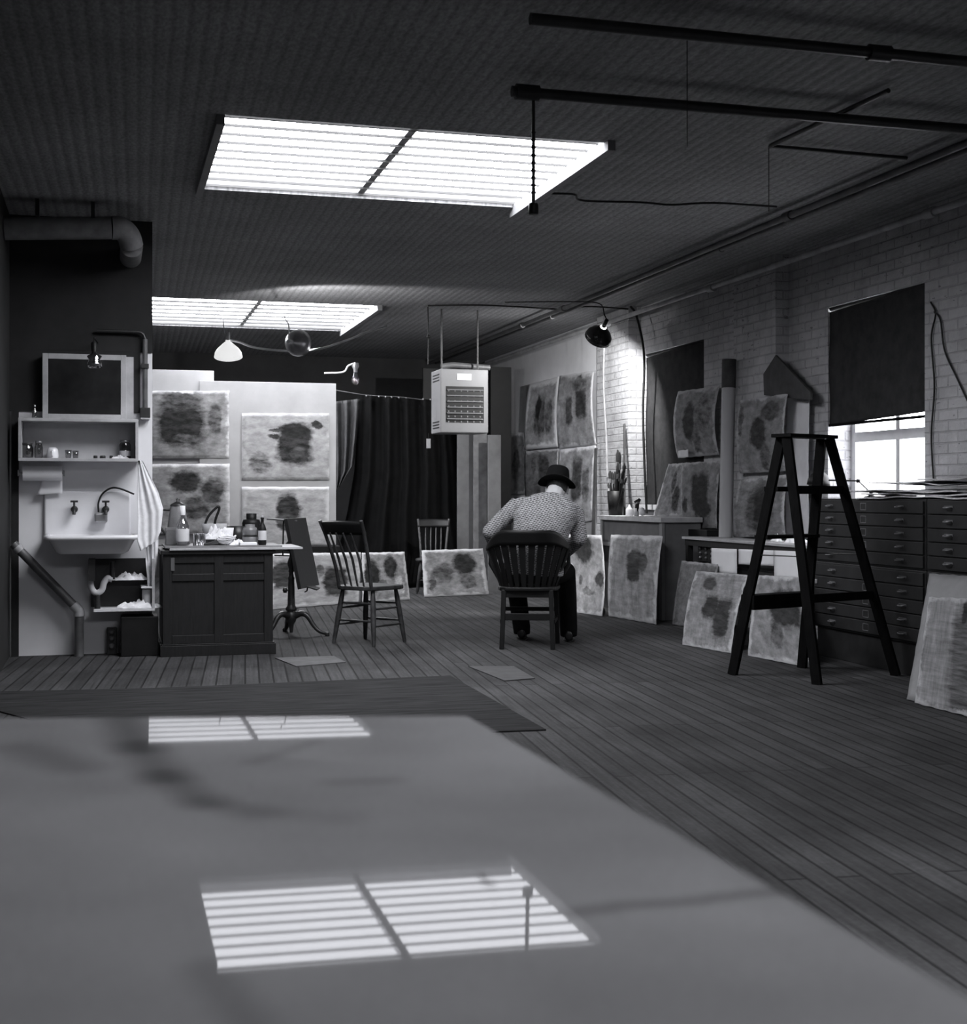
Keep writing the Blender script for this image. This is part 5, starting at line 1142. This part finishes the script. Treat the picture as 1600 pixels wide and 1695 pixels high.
# collar
m = MB(); pts = []
for k in range(17):
    a_ = R(200+k*8.75*1.0*2-60); 
    pts.append(Vector((.15+.078*math.cos(a_), .085+.066*math.sin(a_), 1.098+.014*math.sin(a_)*-1)))
def colf(p_, q2): i = p_*16; k = min(int(i), 15); f = i-k; b_ = pts[k].lerp(pts[k+1], f); return b_+V3((b_.x-.15)*-.12*q2, (b_.y-.085)*-.12*q2, -.02+.048*q2)
build(MB().grid(colf, 32, 4, .008), 'collar', M['tweed'], man)
build(MB().lathe([(.066, 0), (.064, .02), (.060, .03)], NB+V3(.005, 0, .028), (.12, .45, .9), 24), 'shirt_collar', M['paper'], man)
# trousers
m = MB(); eloft(m, [((.03, .0, .47), .19, .17, 0), ((.03, .0, .56), .185, .16, 0), ((.04, -.02, .62), .17, .14, 0)])
for a_, b_, c_ in ((HL, KL, AL), (HR_, KR, AR)):
    m.tube([a_, a_.lerp(b_, .5), b_], [.105, .09, .074], 18); ellip(m, b_, (.074, .074, .074)); m.tube([b_, b_.lerp(c_, .4), c_+V3(0, -.01, -.01)], [.073, .074, .068], 18); m.tube([c_+V3(0, 0, .02), c_+V3(0, .0, -.055)], [.068, .066], 18)
tr = build(m, 'trousers', M['trouser'], man); remesh(tr, .011, 4, .5)
for c_ in (AL, AR):
    m = MB(); m.tube([c_+V3(0, -.075, -.045), c_+V3(0, .02, -.045), c_+V3(0, .12, -.052), c_+V3(0, .19, -.062)], [.036, .042, .046, .026], 16, .85); ellip(m, c_+V3(0, -.03, -.03), (.036, .045, .05))
    s_ = build(m, 'shoe', M['shoe'], man); remesh(s_, .008, 3, .5)
    build(MB().prism([(c_.x+math.cos(a_)*.044, c_.y+.065+math.sin(a_)*.135) for a_ in [2*PI*k/20 for k in range(20)]], .0, .012), 'sole', M['black'], s_)
# hat
hr = thing('hat', None, None, tuple(HD+V3(.0, -.0, .043)), 0); hr.parent = man; hr.rotation_euler = (R(-17), R(4), R(-4))
for k_ in ('label', 'category'):
    if k_ in hr: del hr[k_]
bpy.data.objects.remove(hr)
HM = Matrix.Translation(HD+V3(0, -.012, .040)) @ Matrix.Rotation(R(-4), 4, 'Z') @ Matrix.Rotation(R(5), 4, 'Y') @ Matrix.Rotation(R(-17), 4, 'X')
m = MB(); seg = 40; rings = []
def brim(r_, z_, x_): 
    return [HM @ Vector((r_*.98*math.cos(a_), r_*1.12*math.sin(a_), z_-x_*.020*math.cos(a_)**2+x_*.012*math.sin(a_)**2)) for a_ in [2*PI*k/seg for k in range(seg)]]
def crown(rx, ry, z_, pinch=0):
    out = []
    for k in range(seg):
        a_ = 2*PI*k/seg; cx_, sy_ = math.cos(a_), math.sin(a_)
        out.append(HM @ Vector((rx*cx_*(1-pinch*max(0, sy_)**2), ry*sy_, z_)))
    return out
R_ = [brim(.09, -.004, 0), brim(.120, -.006, .5), brim(.144, -.004, 1.1), brim(.147, .0, 1.2), brim(.144, .003, 1.1), brim(.120, .002, .5), crown(.092, .104, .004), crown(.091, .103, .03), crown(.086, .098, .07, .15), crown(.080, .09, .10, .3), crown(.070, .080, .114, .35), crown(.05, .06, .115, .35), crown(.03, .035, .102, .2)]
hat = build(loft(R_, True, True), 'hat', M['felt'], man)
build(loft([crown(.0935, .1055, .006), crown(.0935, .1055, .03), crown(.0925, .1045, .031)], False, False), 'hat_band', M['black'], hat)

# ------------------------------------------------------------------ stepladder
LAD = {'A': ((1.547, 8.40), (1293, 728, 8.25)), 'C': ((2.059, 8.74), (1359, 728, 8.50)), 'B': ((1.967, 7.97), (1302, 728, 8.18)), 'D': ((2.55, 8.36), (1372, 728, 8.40))}
ft = {k: cam_pt(v[0][0], v[0][1], 0) for k, v in LAD.items()}; tp_ = {k: at_d(*v[1]) for k, v in LAD.items()}
zt2 = at_d(1330, 722, 8.35).z
for k in tp_: tp_[k].z = zt2-.012
cc = (ft['A']+ft['B']+ft['C']+ft['D'])/4
t = thing('stepladder', 'dark wooden stepladder standing open in front of the worktable and file cabinets', 'ladder', (cc.x, cc.y, 0))
LW = M['ladder']
for k in 'AC': build(MB().bar(ft[k], tp_[k], .028, .062, up=tuple((ft['B']-ft['A']).normalized())), 'front_rail', LW, t, rel=True, bevel=.002)
for k in 'BD': build(MB().bar(ft[k], tp_[k], .024, .062, up=tuple((ft['B']-ft['A']).normalized())), 'rear_rail', LW, t, rel=True, bevel=.002)
mid = (tp_['A']+tp_['B']+tp_['C']+tp_['D'])/4; e = (tp_['C']-tp_['A']).normalized(); e.z = 0; e.normalize()
build(MB().bar(mid-e*.235+V3(0, 0, .01), mid+e*.235+V3(0, 0, .01), .15, .022), 'top_cap', LW, t, rel=True, bevel=.003)
def onr(k, z): a_, b_ = ft[k], tp_[k]; return a_.lerp(b_, z/b_.z)
for z, th_ in ((.455, .09), (.86, .022), (1.155, .03)): build(MB().bar(onr('A', z), onr('C', z), .11, th_), 'tread', LW, t, rel=True, bevel=.002)
for z in (.50, 1.15): build(MB().bar(onr('B', z), onr('D', z), .018, .05), 'cross_bar', LW, t, rel=True)
for a_, b_ in (('A', 'B'), ('C', 'D')): build(MB().tube([onr(a_, .75), onr(b_, .75)], .004, 6), 'spreader', M['iron'], t, rel=True)
# ------------------------------------------------------------------ camera, sky, view
cam = bpy.data.cameras.new('camera'); co = bpy.data.objects.new('camera', cam); C.objects.link(co)
co.location = (0, 0, CH); co.rotation_euler = (R(90), 0, -YAW)
cam.sensor_fit = 'HORIZONTAL'; cam.sensor_width = 57.22; cam.lens = 80.0
cam.shift_y = -28.5/1600; cam.clip_start = .05
cam.dof.use_dof = True; cam.dof.focus_distance = 9.8; cam.dof.aperture_fstop = 11
bpy.context.scene.camera = co
w = bpy.data.worlds.new('overcast_sky'); bpy.context.scene.world = w; w.use_nodes = True
bg = w.node_tree.nodes['Background']; bg.inputs[0].default_value = (.97, .98, 1, 1); bg.inputs[1].default_value = SKY
sc = bpy.context.scene
sc.view_settings.view_transform = 'Standard'; sc.view_settings.look = 'None'; sc.view_settings.exposure = EXPO; sc.view_settings.gamma = 1
sc.view_settings.use_curve_mapping = False
sc.cycles.max_bounces = 10; sc.cycles.diffuse_bounces = 6; sc.cycles.transparent_max_bounces = 12
